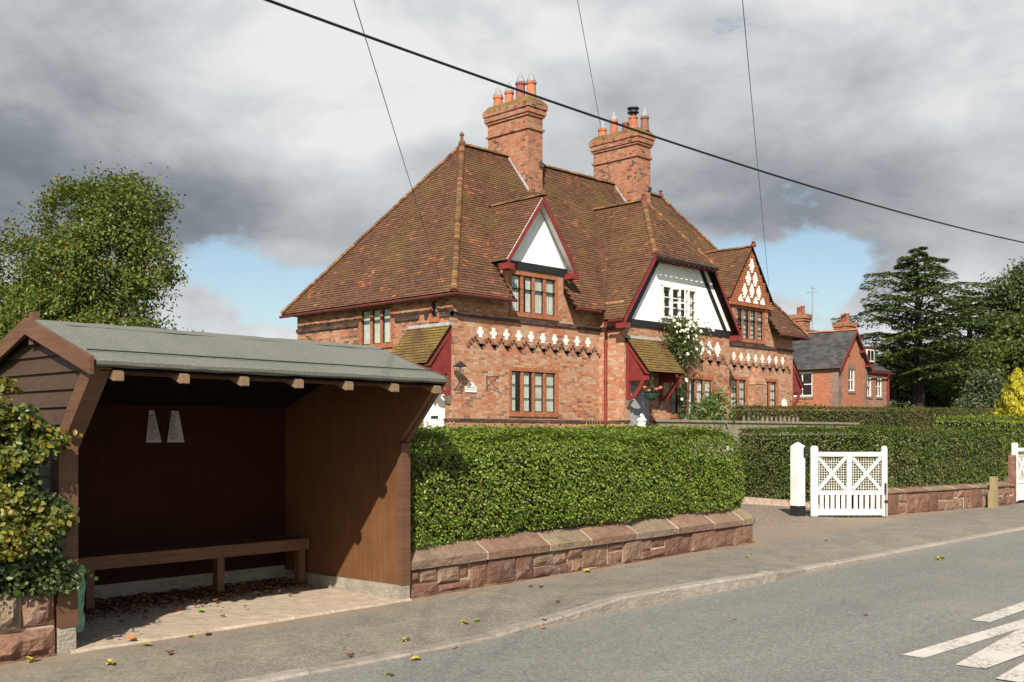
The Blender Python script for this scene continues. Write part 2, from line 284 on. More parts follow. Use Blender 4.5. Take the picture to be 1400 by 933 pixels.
# ------------------------------------------------------------------ mesh builder
def rot2(a): return Matrix.Rotation(a, 3, 'Z')
class Fr:                                   # a wall frame: origin, along-wall t, outward n
    def __init__(s, o, t, n): s.o = V(o); s.t = V(t).normalized(); s.n = V(n).normalized()
    def p(s, a, d, z): return s.o + s.t * a + s.n * d + V((0, 0, z))
WORLD = Fr((0, 0, 0), (1, 0, 0), (0, 1, 0))
class MB:
    def __init__(s): s.v = []; s.f = []; s.m = []; s.mi = 0
    def add(s, pts): i = len(s.v); s.v += [V(p) for p in pts]; return list(range(i, i + len(pts)))
    def face(s, idx): s.f.append(tuple(idx)); s.m.append(s.mi)
    def poly(s, pts): s.face(s.add(pts)); return s
    def hexa(s, p):                         # p: 8 points bottom 4 ccw, top 4
        i = s.add(p)
        for q in ((3, 2, 1, 0), (4, 5, 6, 7), (0, 1, 5, 4), (1, 2, 6, 5), (2, 3, 7, 6), (3, 0, 4, 7)): s.face([i[k] for k in q])
        return s
    def box(s, x0, x1, y0, y1, z0, z1): return s.fbox(WORLD, x0, x1, y0, y1, z0, z1)
    def fbox(s, F, a0, a1, d0, d1, z0, z1):
        P = F.p; pts = [P(a0, d0, z0), P(a1, d0, z0), P(a1, d1, z0), P(a0, d1, z0), P(a0, d0, z1), P(a1, d0, z1), P(a1, d1, z1), P(a0, d1, z1)]
        if F.t.cross(F.n).z < 0: pts = [pts[k] for k in (3, 2, 1, 0, 7, 6, 5, 4)]
        return s.hexa(pts)
    def prism(s, pts, vec):                 # polygon extruded by vec
        n = len(pts); vec = V(vec); pts = [V(p) for p in pts]
        nn = V((0, 0, 0))
        for k in range(n): nn += pts[k].cross(pts[(k + 1) % n])
        if nn.dot(vec) > 0: pts = pts[::-1]
        a = s.add(pts); b = s.add([p + vec for p in pts])
        s.face(a); s.face(b[::-1])
        for k in range(n): s.face((a[(k + 1) % n], a[k], b[k], b[(k + 1) % n]))
        return s
    def bar(s, p, q, w, h, up=(0, 0, 1)):   # rectangular bar between points
        p, q = V(p), V(q); d = (q - p).normalized(); up = V(up)
        sd = d.cross(up).normalized() * (w / 2); u = sd.cross(d).normalized() * (h / 2)
        return s.hexa([p - sd - u, p + sd - u, q + sd - u, q - sd - u, p - sd + u, p + sd + u, q + sd + u, q - sd + u])
    def tube(s, pts, r, n=8, cap=True):
        pts = [V(p) for p in pts]; rs = r if hasattr(r, '__len__') else [r] * len(pts); rings = []
        ref = V((0, 0, 1))
        for k, p in enumerate(pts):
            d = (pts[min(k + 1, len(pts) - 1)] - pts[max(k - 1, 0)]).normalized()
            if abs(d.dot(ref)) > .95: ref = V((1, 0, 0)) if abs(d.x) < .9 else V((0, 1, 0))
            a = d.cross(ref).normalized(); b = d.cross(a).normalized()
            rings.append(s.add([p + (a * math.cos(2 * math.pi * j / n) + b * math.sin(2 * math.pi * j / n)) * rs[k] for j in range(n)]))
        for A, B in zip(rings, rings[1:]):
            for j in range(n): s.face((A[j], B[j], B[(j + 1) % n], A[(j + 1) % n]))
        if cap: s.face(rings[0]); s.face(rings[-1][::-1])
        return s
    def lathe(s, c, prof, n=14):            # prof: (r, z) from bottom up
        c = V(c); rings = []
        for r, z in prof: rings.append(s.add([c + V((r * math.cos(2 * math.pi * j / n), r * math.sin(2 * math.pi * j / n), z)) for j in range(n)]))
        for A, B in zip(rings, rings[1:]):
            for j in range(n): s.face((A[j], A[(j + 1) % n], B[(j + 1) % n], B[j]))
        s.face(rings[0][::-1]); s.face(rings[-1]); return s
    def wall(s, F, a0, a1, z0, z1, holes=(), rev=.14):
        xs = sorted({a0, a1} | {x for h in holes for x in h[:2]}); zs = sorted({z0, z1} | {z for h in holes for z in h[2:]})
        xs = [x for x in xs if a0 <= x <= a1]; zs = [z for z in zs if z0 <= z <= z1]
        for i in range(len(xs) - 1):
            for j in range(len(zs) - 1):
                cx, cz = (xs[i] + xs[i + 1]) / 2, (zs[j] + zs[j + 1]) / 2
                if any(h[0] < cx < h[1] and h[2] < cz < h[3] for h in holes): continue
                s.poly([F.p(xs[i], 0, zs[j]), F.p(xs[i + 1], 0, zs[j]), F.p(xs[i + 1], 0, zs[j + 1]), F.p(xs[i], 0, zs[j + 1])])
        for (x0, x1, y0, y1) in holes:
            c = [(x0, y0), (x1, y0), (x1, y1), (x0, y1)]
            for k in range(4):
                A, B = c[k], c[(k + 1) % 4]
                s.poly([F.p(A[0], 0, A[1]), F.p(B[0], 0, B[1]), F.p(B[0], -rev, B[1]), F.p(A[0], -rev, A[1])])
        return s
    def build(s, name, mat, parent=None, off=(0, 0, 0), smooth=False):
        me = bpy.data.meshes.new(name); off = V(off)
        me.from_pydata([tuple(p - off) for p in s.v], [], s.f)
        for mt in (mat if isinstance(mat, (list, tuple)) else [mat]): me.materials.append(MATS[mt])
        me.polygons.foreach_set('material_index', s.m)
        ul = me.uv_layers.new(name='UVMap'); uvs = np.zeros(len(me.loops) * 2, dtype=np.float32)
        up = V((0, 0, 1))
        for pl in me.polygons:
            n = pl.normal; t = up.cross(n)
            if t.length < .05: t = V((1, 0, 0))
            t.normalize()
            if t.x + t.y * .9 < 0: t = -t
            b = n.cross(t); b = -b if b.z < 0 else b
            for li in pl.loop_indices:
                p = s.v[me.loops[li].vertex_index]; uvs[li * 2] = p.dot(t); uvs[li * 2 + 1] = p.dot(b)
        ul.data.foreach_set('uv', uvs)
        if smooth: me.polygons.foreach_set('use_smooth', [True] * len(me.polygons))
        me.update()
        o = bpy.data.objects.new(name, me); COL.objects.link(o)
        if parent is not None: o.parent = parent
        return o

def tag(o, label=None, cat=None, group=None, kind=None):
    if label: o['label'] = label
    if cat: o['category'] = cat
    if group: o['group'] = group
    if kind: o['kind'] = kind
    return o
def thing(name, label, cat, loc=(0, 0, 0), rz=0, group=None):
    o = bpy.data.objects.new(name, None); COL.objects.link(o); o.empty_display_size = .2
    o.location = loc; o.rotation_euler = (0, 0, rz)
    return tag(o, label, cat, group)
def struct(o): o['kind'] = 'structure'; return o
def dup(root, loc, rz=None, label=None, scale=None):
    r = root.copy(); COL.objects.link(r); r.location = loc
    if rz is not None: r.rotation_euler = (0, 0, rz)
    if scale: r.scale = scale
    if label: r['label'] = label
    for ch in list(root.children):
        c = ch.copy(); COL.objects.link(c); c.parent = r
        for g in list(ch.children):
            d = g.copy(); COL.objects.link(d); d.parent = c
    return r

# ------------------------------------------------------------------ foliage
def leaf_mesh(name, P, N, size, mat, parent=None, off=(0, 0, 0), aspect=.55, shape=6, droop=None, fold=.25):
    """P: (n,3) positions, N: (n,3) leaf normals; each leaf its own little folded blade"""
    n = len(P); P = np.asarray(P, float) - np.asarray(off, float)
    N = N / np.maximum(np.linalg.norm(N, axis=1, keepdims=True), 1e-6)
    T = RNG.normal(size=(n, 3)) if droop is None else np.asarray(droop) + RNG.normal(size=(n, 3)) * .35
    T -= (T * N).sum(1, keepdims=True) * N; T /= np.maximum(np.linalg.norm(T, axis=1, keepdims=True), 1e-6)
    B = np.cross(N, T); S = (size * RNG.uniform(.65, 1.25, n))[:, None]; W = S * aspect * .5
    if shape == 6:
        vs = np.stack([P - T * S * .5, P - T * S * .12 + B * W + N * W * fold, P + T * S * .22 + B * W * .8 + N * W * fold, P + T * S * .5,
                       P + T * S * .22 - B * W * .8 + N * W * fold, P - T * S * .12 - B * W + N * W * fold], 1)
        fc = np.array([[0, 1, 2, 3], [0, 3, 4, 5]])
        k = 6
    else:
        vs = np.stack([P - T * S * .5, P + B * W, P + T * S * .5, P - B * W], 1); fc = np.array([[0, 1, 2, 3]]); k = 4
    nf = len(fc); F = (np.arange(n)[:, None, None] * k + fc[None]).reshape(-1)
    me = bpy.data.meshes.new(name); me.vertices.add(n * k); me.vertices.foreach_set('co', vs.reshape(-1).astype(np.float32))
    me.loops.add(len(F)); me.loops.foreach_set('vertex_index', F.astype(np.int32))
    me.polygons.add(n * nf); me.polygons.foreach_set('loop_start', (np.arange(n * nf) * 4).astype(np.int32))
    me.materials.append(MATS[mat]); me.update(calc_edges=True); me.validate()
    o = bpy.data.objects.new(name, me); COL.objects.link(o)
    if parent is not None: o.parent = parent
    return o
def unit(n): d = RNG.normal(size=(n, 3)); return d / np.linalg.norm(d, axis=1, keepdims=True)

def tree(name, label, cat, base, blobs, trunk, mat, nclus, nleaf, lsize, csig, bark='bark', group=None, aspect=.5, limbs=6, seed=0):
    """blobs: (dx,dy,z,rx,ry,rz) relative to base xy; trunk: (height, radius)"""
    rs = random.Random(seed)
    t = thing(name, label, cat, base, 0, group)
    w = np.array([b[3] * b[4] * b[5] for b in blobs]) ** (2 / 3.); w /= w.sum()
    C = []; 
    for b, k in zip(blobs, (w * nclus).astype(int) + 1):
        r = RNG.uniform(.35, 1, (k, 1)) ** .4
        C.append(unit(k) * r * np.array(b[3:6]) * RNG.uniform(.9, 1.08, (k, 1)) + np.array(b[0:3]))
    C = np.concatenate(C); cen = C.mean(0)
    sg = csig * RNG.uniform(.6, 1.4, (len(C), 1, 1))
    L = (C[:, None, :] + RNG.normal(size=(len(C), nleaf, 3)) * sg * np.array([1, 1, .75])).reshape(-1, 3)
    N = (L - cen) / np.linalg.norm(L - cen, axis=1, keepdims=True) * .6 + unit(len(L)) * .8 + np.array([0, 0, .35])
    leaf_mesh('crown', L, N, lsize, mat, t, aspect=aspect, shape=4)
    mb = MB(); h, r = trunk
    mb.tube([(0, 0, -.3), (rs.uniform(-.1, .1), 0, h * .4), (rs.uniform(-.2, .2), rs.uniform(-.2, .2), h)], [r * 1.25, r, r * .6], 10)
    idx = [rs.randrange(len(C)) for _ in range(limbs)]
    for i in idx:
        e = V(C[i]); z0 = h * rs.uniform(.45, .95); s0 = V((0, 0, z0)); m = s0.lerp(e, .5) + V((0, 0, .2 * (e - s0).length * .5))
        mb.tube([s0, m, e], [r * .5, r * .3, r * .08], 6)
    mb.build('trunk', bark, t)
    return t

# ------------------------------------------------------------------ world, sun, camera
SUN = V((.784, .614, 0)) * math.cos(math.radians(36.5)) + V((0, 0, -math.sin(math.radians(36.5))))
def world():
    w = bpy.data.worlds.new("World"); SC.world = w; w.use_nodes = True; t = w.node_tree; nd = t.nodes
    class W(NT):
        def __init__(s): s.t = t
    q = W(); bg = nd['Background']; bg.inputs['Strength'].default_value = .07
    sky = q.n('TexSky', sky_type='NISHITA'); sky.sun_disc = False; sky.sun_elevation = math.radians(36.5)
    sky.sun_rotation = math.atan2(-.784, -.614); sky.air_density = 1; sky.dust_density = 1.2; sky.ozone_density = 1.2
    d = q.n('TexCoord').outputs['Generated']; sp = q.n('SeparateXYZ'); q.l(d, sp.inputs[0]); x, y, z = sp.outputs
    hl = q.math('SQRT', q.math('ADD', q.math('MULTIPLY', x, x), q.math('MULTIPLY', y, y)))
    s = q.math('DIVIDE', z, q.math('MAXIMUM', hl, .05))                 # tangent of the elevation
    mp = q.n('Mapping'); q.l(d, mp.inputs['Vector']); mp.inputs['Scale'].default_value = (1, 1, 1.9)
    cv = mp.outputs[0]
    n1 = q.noise(3.2, 7, .55, cv, .25); n2 = q.noise(1.7, 5, .5, cv, .3)
    n3 = q.noise(9, 6, .6, cv, .2)
    ms = q.n('Mapping'); q.l(cv, ms.inputs['Vector']); ms.inputs['Location'].default_value = (-.035, -.03, .075)
    relief = q.math('SUBTRACT', q.noise(4.6, 7, .56, cv, .3), q.noise(4.6, 7, .56, ms.outputs[0], .3))
    def blob(az, el, rad):                                              # a soft patch in a fixed world direction (az from +Y toward +X)
        a, e = math.radians(az), math.radians(el); v = V((math.sin(a) * math.cos(e), math.cos(a) * math.cos(e), math.sin(e)))
        dt = q.n('VectorMath', operation='DOT_PRODUCT'); q.l(d, dt.inputs[0]); dt.inputs[1].default_value = v
        m = q.n('MapRange', interpolation_type='SMOOTHSTEP'); q.l(dt.outputs['Value'], m.inputs[0])
        m.inputs[1].default_value = math.cos(math.radians(rad)); m.inputs[2].default_value = 1
        return m.outputs[0]
    def add(*a):
        r = a[0]
        for b in a[1:]: r = q.math('ADD', r, b)
        return r
    def mul(a, k): return q.math('MULTIPLY', a, k)
    sj = q.math('ADD', s, q.math('MULTIPLY_ADD', n2, .12, -.06))
    # cloud cover: solid ahead, broken low down, thinned overhead and behind to cut ambient
    lo = q.ramp(sj, [(.0, .80), (.105, .76), (.13, .62), (.15, .62), (.19, .92), (.3, 1.05), (.48, 1.0), (.60, .45), (1, .36)])
    lo = add(lo, q.ramp(q.math('MULTIPLY_ADD', q.math('ADD', q.math('MULTIPLY', x, .714), q.math('MULTIPLY', y, .70)), .5, .5), [(.45, -.35), (.62, 0)]) if False else q.math('MULTIPLY', q.math('LESS_THAN', q.math('ADD', q.math('MULTIPLY', x, .714), q.math('MULTIPLY', y, .70)), .1), -.4))
    cover = add(lo, q.math('MULTIPLY_ADD', n1, 1.5, -.75), q.math('MULTIPLY_ADD', n3, 1.3, -.65), q.math('MULTIPLY_ADD', q.noise(26, 6, .62, cv, .3), .6, -.3), mul(blob(30.5, 7.3, 4.2), -.36), mul(blob(35, 6.8, 2.6), -.22), mul(blob(61.3, 8.4, 3.0), -.40), mul(blob(57.5, 8.2, 2.4), -.22), mul(blob(75, 6, 12), .35), mul(blob(28.5, 5.2, 3.2), .42), mul(blob(58, 6, 5), .25), mul(blob(66, 6.5, 4), .3), mul(blob(15, 9, 10), .4), mul(blob(44, 10, 10), .3))
    dens = q.ramp(cover, [(.36, .06), (.50, .5), (.62, 1)])
    # brightness of the cloud
    br = q.ramp(sj, [(.0, .86), (.10, .84), (.14, .70), (.185, .42), (.225, .52), (.28, .72), (.38, .84), (.6, .80)])
    f = add(br, q.math('MULTIPLY', relief, .95), q.math('MULTIPLY_ADD', n1, .75, -.375), q.math('MULTIPLY_ADD', n3, .5, -.25), mul(blob(23, 16, 14), -.34), mul(blob(35, 20, 10), .22), mul(blob(70, 18, 18), .10), mul(blob(62, 11, 7), -.16), mul(blob(27, 25, 6), .12))
    cc = q.ramp(f, [(.0, (1.95, 2.2, 2.45)), (.25, (2.75, 3.0, 3.3)), (.52, (4.6, 4.85, 5.1)), (.78, (6.4, 6.6, 6.75)), (1.0, (8.1, 8.15, 8.2))])
    blue = q.mix(1, sky.outputs[0], (1.25, 1.25, 1.2), 'MULTIPLY')
    fin = q.mix(dens, blue, cc)
    q.l(fin, bg.inputs['Color'])
world()
sl = bpy.data.lights.new('sun', 'SUN'); sl.energy = 5.0; sl.angle = math.radians(.5); sl.color = (1, .93, .81)
so = bpy.data.objects.new('sun', sl); COL.objects.link(so); so.location = (-20, -20, 30); so.rotation_euler = SUN.to_track_quat('-Z', 'Y').to_euler()
cd = bpy.data.cameras.new('camera'); cam = bpy.data.objects.new('camera', cd); COL.objects.link(cam); SC.camera = cam
cd.sensor_width = 36; cd.lens = 37.8; cd.shift_y = 128.5 / 1400; cd.clip_end = 3000; cd.clip_start = .1
cam.location = (0, 0, CAMH); cam.rotation_euler = (math.pi / 2, 0, -math.atan2(.714, .70))
SC.view_settings.view_transform = 'Standard'; SC.view_settings.look = 'None'; SC.view_settings.exposure = .55; SC.view_settings.gamma = 1
SC.render.engine = 'CYCLES'

# ------------------------------------------------------------------ ground
mb = MB(); mb.poly([(-900, -900, -.13), (1500, -900, -.13), (1500, 1500, -.13), (-900, 1500, -.13)]); struct(mb.build('ground', 'grass'))
# kerb line: (u, v, top of kerb)
KERB = [(-30, 6.15, -.075), (0, 6.15, -.075), (3.9, 6.17, -.078), (5.2, 6.17, -.078), (6.55, 6.22, -.075), (7.75, 6.36, .015), (8.7, 6.36, .02), (10.5, 6.33, .02), (11.95, 6.54, -.06), (15.1, 6.68, -.075), (19.5, 6.74, -.07), (23, 6.6, -.05), (30, 6.2, -.03), (45, 4.6, 0), (80, -3, 0)]
def kerb_at(u):
    for a, b in zip(KERB, KERB[1:]):
        if a[0] <= u <= b[0]:
            k = (u - a[0]) / (b[0] - a[0]); return a[1] + (b[1] - a[1]) * k, a[2] + (b[2] - a[2]) * k
    return KERB[-1][1:]
mb = MB()
us = [-30, -10, 0, 10, 20, 30, 45, 80]
for a, b in zip(us, us[1:]):
    va, vb = kerb_at(a)[0], kerb_at(b)[0]
    mb.poly([(a, va - 7.6, -.1), (b, vb - 7.6, -.1), (b, vb + .3, -.1), (a, va + .3, -.1)])
struct(mb.build('road', 'asphalt'))
mb = MB(); L = 0; u = -3.0
rk = random.Random(3)
while u < 44:
    ln = .915; a, b = u + .011, u + ln - .011
    va, za = kerb_at(a); vb, zb = kerb_at(b); j = rk.uniform(-.006, .006); w = .14; c = .018
    pr = lambda uu, v, z: [V((uu, v + j, -.2)), V((uu, v + j, z - c)), V((uu, v + c + j, z + j * .5)), V((uu, v + w + j, z + j * .5)), V((uu, v + w + j, -.2))]
    A = mb.add(pr(a, va, za)); B = mb.add(pr(b, vb, zb))
    for k in range(4): mb.face((A[k], B[k], B[k + 1], A[k + 1]))
    mb.face(A[::-1]); mb.face(B); u += ln
struct(mb.build('kerb', 'kerb_stone'))
# pavement with its dips to the dropped kerbs
mb = MB(); rows = []
uu = [-30, -6, 0] + [2 + .5 * i for i in range(44)] + [26, 30, 45, 80]
for u in uu:
    v, z = kerb_at(u); zi = lambda d: 0.0 if d > .8 else (z - .004) + (0.0 - z) * (d / .8)
    rows.append([mb.add([(u, v + .135 + d, zi(d) + .004 * math.sin(u * 2.1 + d * 5))])[0] for d in (0, .2, .4, .6, .8, 1.2, 1.6, 2.2, 3.2)] )
for A, B in zip(rows, rows[1:]):
    for k in range(len(A) - 1): mb.face((A[k], B[k], B[k + 1], A[k + 1]))
o = struct(mb.build('pavement', 'pavement', smooth=True))
# gravel drive between the hedges, rising into the garden
mb = MB()
rg = random.Random(4); e_ = [(13.3 + .35 * i, 9.45 + rg.uniform(-.12, .12), .012) for i in range(21)]
e2 = [(x, y + .35, .012) for x, y, z in e_]; e_ = [(x, y, -.012) for x, y, z in e_]
for k in range(20): mb.poly([e_[k], e_[k + 1], e2[k + 1], e2[k]])
mb.poly(e2 + [(21.3, 13.3, .03), (13.3, 13.3, .03)])
mb.poly([(13.3, 13.3, .03), (21.3, 13.3, .03), (20.5, 22, 1.02), (13.3, 22, 1.02)])
struct(mb.build('drive', 'gravel'))
# garden ground behind the walls
mb = MB()
def strip(pts0, pts1):
    for (a, b), (c, d) in zip(zip(pts0, pts0[1:]), zip(pts1, pts1[1:])): mb.poly([a, b, d, c])
mb.poly([(6.6, 8.3, .42), (13.3, 8.9, .42), (13.3, 16, .95), (6.6, 16, .95)])
mb.poly([(-40, 9.9, .3), (6.6, 9.9, .3), (6.6, 16, .95), (-40, 16, .95)])
mb.poly([(-40, 8.2, .3), (2.9, 8.2, .3), (2.9, 9.9, .3), (-40, 9.9, .3)])
mb.poly([(-40, 16, .95), (13.3, 16, .95), (13.3, 22, 1.0), (-40, 22, 1.0)])
mb.poly([(-40, 22, 1.0), (21, 22, 1.0), (21, 140, 1.2), (-40, 140, 1.2)])
mb.poly([(21, 9.3, .40), (140, 9.3, .4), (140, 16, .95), (21, 16, .95)])
mb.poly([(21, 16, .95), (140, 16, .95), (140, 140, 1.2), (21, 140, 1.2)])
struct(mb.build('garden_ground', 'grass'))
# white road marking (painted word, only its strokes near the frame edge)
mb = MB()
for q in ([(7.83, 3.56), (7.95, 3.38), (10.30, 3.30), (10.45, 3.52), (10.16, 3.50)],
          [(7.68, 3.16), (7.72, 2.98), (8.3, 2.96), (10.3, 3.27), (10.2, 3.47)],
          [(7.72, 2.98), (8.3, 2.96), (10.4, 2.83), (10.4, 3.03), (8.35, 3.12)],
          [(7.45, 2.77), (7.52, 2.64), (7.8, 2.62), (10.3, 2.78), (10.2, 2.95)],
          [(9.62, 3.79), (9.7, 3.64), (12.6, 3.72), (12.6, 3.92)]):
    pass
from math import cos
def G(px, py, z):
    Y = (CAMH - z) * 1470 / (py - 595); X = (px - 700) / 1470 * Y; return (.7 * X + .714 * Y, -.714 * X + .7 * Y)
for k, q in enumerate(([(1232, 896), (1250, 900), (1400, 869.5), (1400, 857), (1365, 866)],
          [(1291, 908), (1317, 913), (1400, 889), (1400, 881.5), (1357, 890), (1400, 871), (1395, 861)],
          [(1365, 922), (1393, 928), (1400, 925), (1400, 902)],
          [(1358, 853), (1376, 856), (1400, 847), (1400, 838)])):
    mb.poly([(*G(x, y, -.1), -.1 + .004 * (1 + .5 * k)) for x, y in q])
mk = mb
mk.v = []; mk.f = []; mk.m = []
def stroke(pts, w, z):
    """painted band along a polyline on the road, width across v"""
    for (a, b) in zip(pts, pts[1:]):
        mk.poly([(a[0], a[1] - w / 2, z), (b[0], b[1] - w / 2, z), (b[0], b[1] + w / 2, z), (a[0], a[1] + w / 2, z)])
# letter strokes running along the road (tall road lettering)
stroke([(7.80, 3.47), (10.6, 3.36)], .17, -.0955)
stroke([(10.55, 3.33), (7.72, 3.04)], .17, -.0935)
stroke([(7.74, 3.00), (10.6, 2.93)], .17, -.0915)
stroke([(10.55, 2.9), (7.45, 2.66)], .17, -.0895)
stroke([(9.68, 3.70), (12.7, 3.78)], .17, -.0945)
struct(mk.build('road_marking', 'road_paint'))

# ------------------------------------------------------------------ bus shelter
SU0, SU1, SV0, SV1 = 3.22, 6.47, 7.72, 9.5
sh = thing('bus_shelter', 'dark brown timber bus shelter with green felt roof, open to the road', 'bus shelter', (4.815, 8.5, 0), .043)
SO = (4.85, 8.5, 0)
ez, rz_, ev, rv, bv, bz = 2.05, 2.395, 7.17, 8.13, 9.68, 1.82
def sb(mb, name, mat, parent=None, smooth=False): return mb.build(name, mat, parent or sh, SO, smooth)
# felt roof: rounded eave roll, ridge, rear slope
mb = MB(); prof = [(ev + .02, ez - .035), (ev - .015, ez - .02), (ev - .02, ez + .005), (ev + .005, ez + .025), (ev + .35, ez + .14), (rv - .06, rz_ - .005), (rv, rz_ + .012), (rv + .06, rz_ - .005), (bv, bz), (bv, bz - .03), (rv, rz_ - .03)]
rs = random.Random(5); N = 24; rings = []
for i in range(N + 1):
    u = 3.2 + (6.50 - 3.2) * i / N; rings.append(mb.add([(u, v, z + (rs.uniform(-.004, .004) if 0 < i < N else 0)) for v, z in prof]))
for A, B in zip(rings, rings[1:]):
    for k in range(len(A)): mb.face((A[k], A[(k + 1) % len(A)], B[(k + 1) % len(A)], B[k]))
mb.face(rings[0]); mb.face(rings[-1][::-1])
roof = sb(mb, 'roof', 'felt', smooth=False)
mb = MB()                                                       # felt lap strips
for k, f in enumerate((.16, .86)):
    v, z = ev + (rv - ev) * f, ez + (rz_ - ez) * f
    pts = [(3.21 + (6.49 - 3.21) * i / 12 , v + rs.uniform(-.008, .008), z + (.034 if k == 0 else .014)) for i in range(13)]
    mb.tube(pts, .005, 5)
mb.build('felt_seam', 'black_paint', roof, SO)
# bargeboards on the left and right gables
for u, side in ((3.17, -1), (6.505, 1)):
    for (v0, z0) in ((ev - .03, ez - .06), (bv + .03, bz - .06)):
        mb = MB(); p, q = V((u, v0, z0 + .03)), V((u, rv, rz_ - .045))
        h = .062 if side < 0 else .05
        mb.prism([p + V((0, 0, -h)), q + V((0, 0, -h)), q + V((0, 0, h)), p + V((0, 0, h))], (-.03 * side * -1, 0, 0)); sb(mb, 'bargeboard', 'shelter_wood')
mb = MB(); mb.fbox(WORLD, 3.185, 3.235, rv - .035, rv + .035, rz_ - .18, rz_ + .06); sb(mb, 'gable_cap', 'shelter_wood')
# left end: clapboards
mb = MB()
def front_v(z): return SV0 if z < 1.47 else SV0 - (z - 1.47) / (2.0 - 1.47) * (SV0 - ev - .04)
zz = .25
while zz < 2.42:
    z1 = min(zz + .135, 2.44)
    def vr(z):
        f = front_v(z) if z <= ez - .03 else ev + (z - ez) / (rz_ - ez) * (rv - ev) + .06
        b = min(SV1, rv + (rz_ - z) / (rz_ - bz) * (bv - rv) - .10)
        return f, b
    (f0, b0), (f1, b1) = vr(zz), vr(z1)
    if b1 > f1:
        mb.hexa([(3.225, f0, zz), (3.265, f0, zz), (3.265, b0, zz), (3.225, b0, zz), (3.25, f1, z1 + .01), (3.265, f1, z1 + .01), (3.265, b1, z1 + .01), (3.25, b1, z1 + .01)])
    zz += .125
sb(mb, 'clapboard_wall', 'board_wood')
# left slanted brace board + post
mb = MB(); mb.prism([(3.195, SV0 - .02, 1.42), (3.195, SV0 + .13, 1.42), (3.195, ev + .17, ez - .02), (3.195, ev + .02, ez - .04)], (.13, 0, 0)); sb(mb, 'brace', 'shelter_wood')
mb = MB(); mb.box(3.17, 3.31, SV0 - .07, SV0 + .06, .19, 1.5); sb(mb, 'post', 'shelter_wood')
mb = MB(); mb.box(3.175, 3.30, SV0 - .06, SV0 + .06, -.03, .187); sb(mb, 'post_base', 'concrete')
mb = MB(); mb.box(3.2, 3.32, SV0 + .065, SV1, -.03, .248); sb(mb, 'plinth', 'concrete')
# right end: plywood wall, stud post, brace
mb = MB(); R = 6.43
mb.prism([(R, SV0 - .0, .15), (R, SV1, .15), (R, SV1, 1.82), (R, rv, rz_ - .07), (R, ev + .05, ez - .05), (R, SV0 - .0, 1.47)], (.05, 0, 0)); sb(mb, 'side_wall', 'ply')
mb = MB(); mb.box(R - .012, R + .10, SV0 - .058, SV0 - .002, .15, 1.47); sb(mb, 'post', 'shelter_wood')
mb = MB(); mb.prism([(R + .055, SV0 - .03, 1.47), (R + .055, SV0 + .1, 1.47), (R + .055, ev + .18, ez - .03), (R + .055, ev + .04, ez - .05)], (.05, 0, 0)); sb(mb, 'brace', 'shelter_wood')
mb = MB(); mb.box(R - .03, R + .10, SV0 - .05, SV1, -.03, .149); sb(mb, 'plinth', 'concrete')
# back wall
mb = MB(); mb.box(3.266, R - .001, SV1 - .03, SV1, .2, 1.83); sb(mb, 'back_wall', 'ply_shaded')
mb = MB(); mb.box(3.322, R - .032, SV1 - .06, SV1 + .05, -.03, .199); sb(mb, 'plinth', 'concrete')
# rafters (ends show under the eave), wall plate, roof boards
mb = MB(); mb.box(3.27, 6.42, SV0 - .35, SV0 - .28, 1.98, 2.045); sb(mb, 'wall_plate', 'shelter_wood')
mb = MB()
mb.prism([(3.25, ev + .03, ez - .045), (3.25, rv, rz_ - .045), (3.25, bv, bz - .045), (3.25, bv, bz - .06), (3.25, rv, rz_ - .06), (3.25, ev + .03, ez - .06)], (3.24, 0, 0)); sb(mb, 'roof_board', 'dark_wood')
for i in range(7):
    u = 3.33 + i * .508; mb = MB()
    dz = (rz_ - ez) / (rv - ev); a0 = ev - .012
    P = [(u, a0, ez - .125), (u, a0 + .02, ez - .13), (u, rv, ez - .13 + dz * (rv - a0)), (u, rv, ez - .063 + dz * (rv - a0 - .03)), (u, a0, ez - .065)]
    mb.prism([V(p) for p in P], (.065, 0, 0)); sb(mb, 'rafter', 'rafter_wood')
# bench
mb = MB(); mb.box(3.33, 6.36, 9.0, 9.43, .47, .51); bench = sb(mb, 'bench', 'shelter_wood')
mb = MB(); mb.box(3.33, 6.36, 8.975, 8.998, .40, .512); mb.build('rail', 'shelter_wood', bench, SO)
for u in (4.05, 5.33, 6.27):
    mb = MB(); mb.box(u, u + .075, 9.02, 9.1, 0.02, .469); mb.build('leg', 'shelter_wood', bench, SO)
# floor slab of the shelter
mb = MB(); n = 14; A = mb.add([(3.24 + (6.52 - 3.24) * i / n, SV0 - .10 + rs.uniform(-.015, .015) + .03 * i / n, .022) for i in range(n + 1)]); B = mb.add([(3.24 + (6.52 - 3.24) * i / n, SV1 + .02, .03) for i in range(n + 1)])
A2 = mb.add([V(mb.v[k]) + V((0, -.012, -.03)) for k in A])
for k in range(n): mb.face((A[k], A[k + 1], B[k + 1], B[k])); mb.face((A2[k], A2[k + 1], A[k + 1], A[k]))
sb(mb, 'floor_slab', 'slab')
# leaf litter heaped under the bench
n = 2600; uu_ = RNG.uniform(3.4, 6.25, n); vv_ = 9.42 - np.abs(RNG.normal(size=n)) * (.42 - .07 * (uu_ - 3.4)); vv_ = np.where(vv_ > 9.42, 9.4, vv_)
P = np.stack([uu_, np.clip(vv_, 7.95, 9.42), .035 + RNG.uniform(0, .05, n)], 1); Nn = unit(n) * .5 + np.array([0, 0, 1])
tag(leaf_mesh('leaf_litter', P, Nn, .05, 'litter', None, aspect=.6, fold=.5), 'brown dry leaves heaped under the shelter bench', 'leaf litter', kind='stuff')
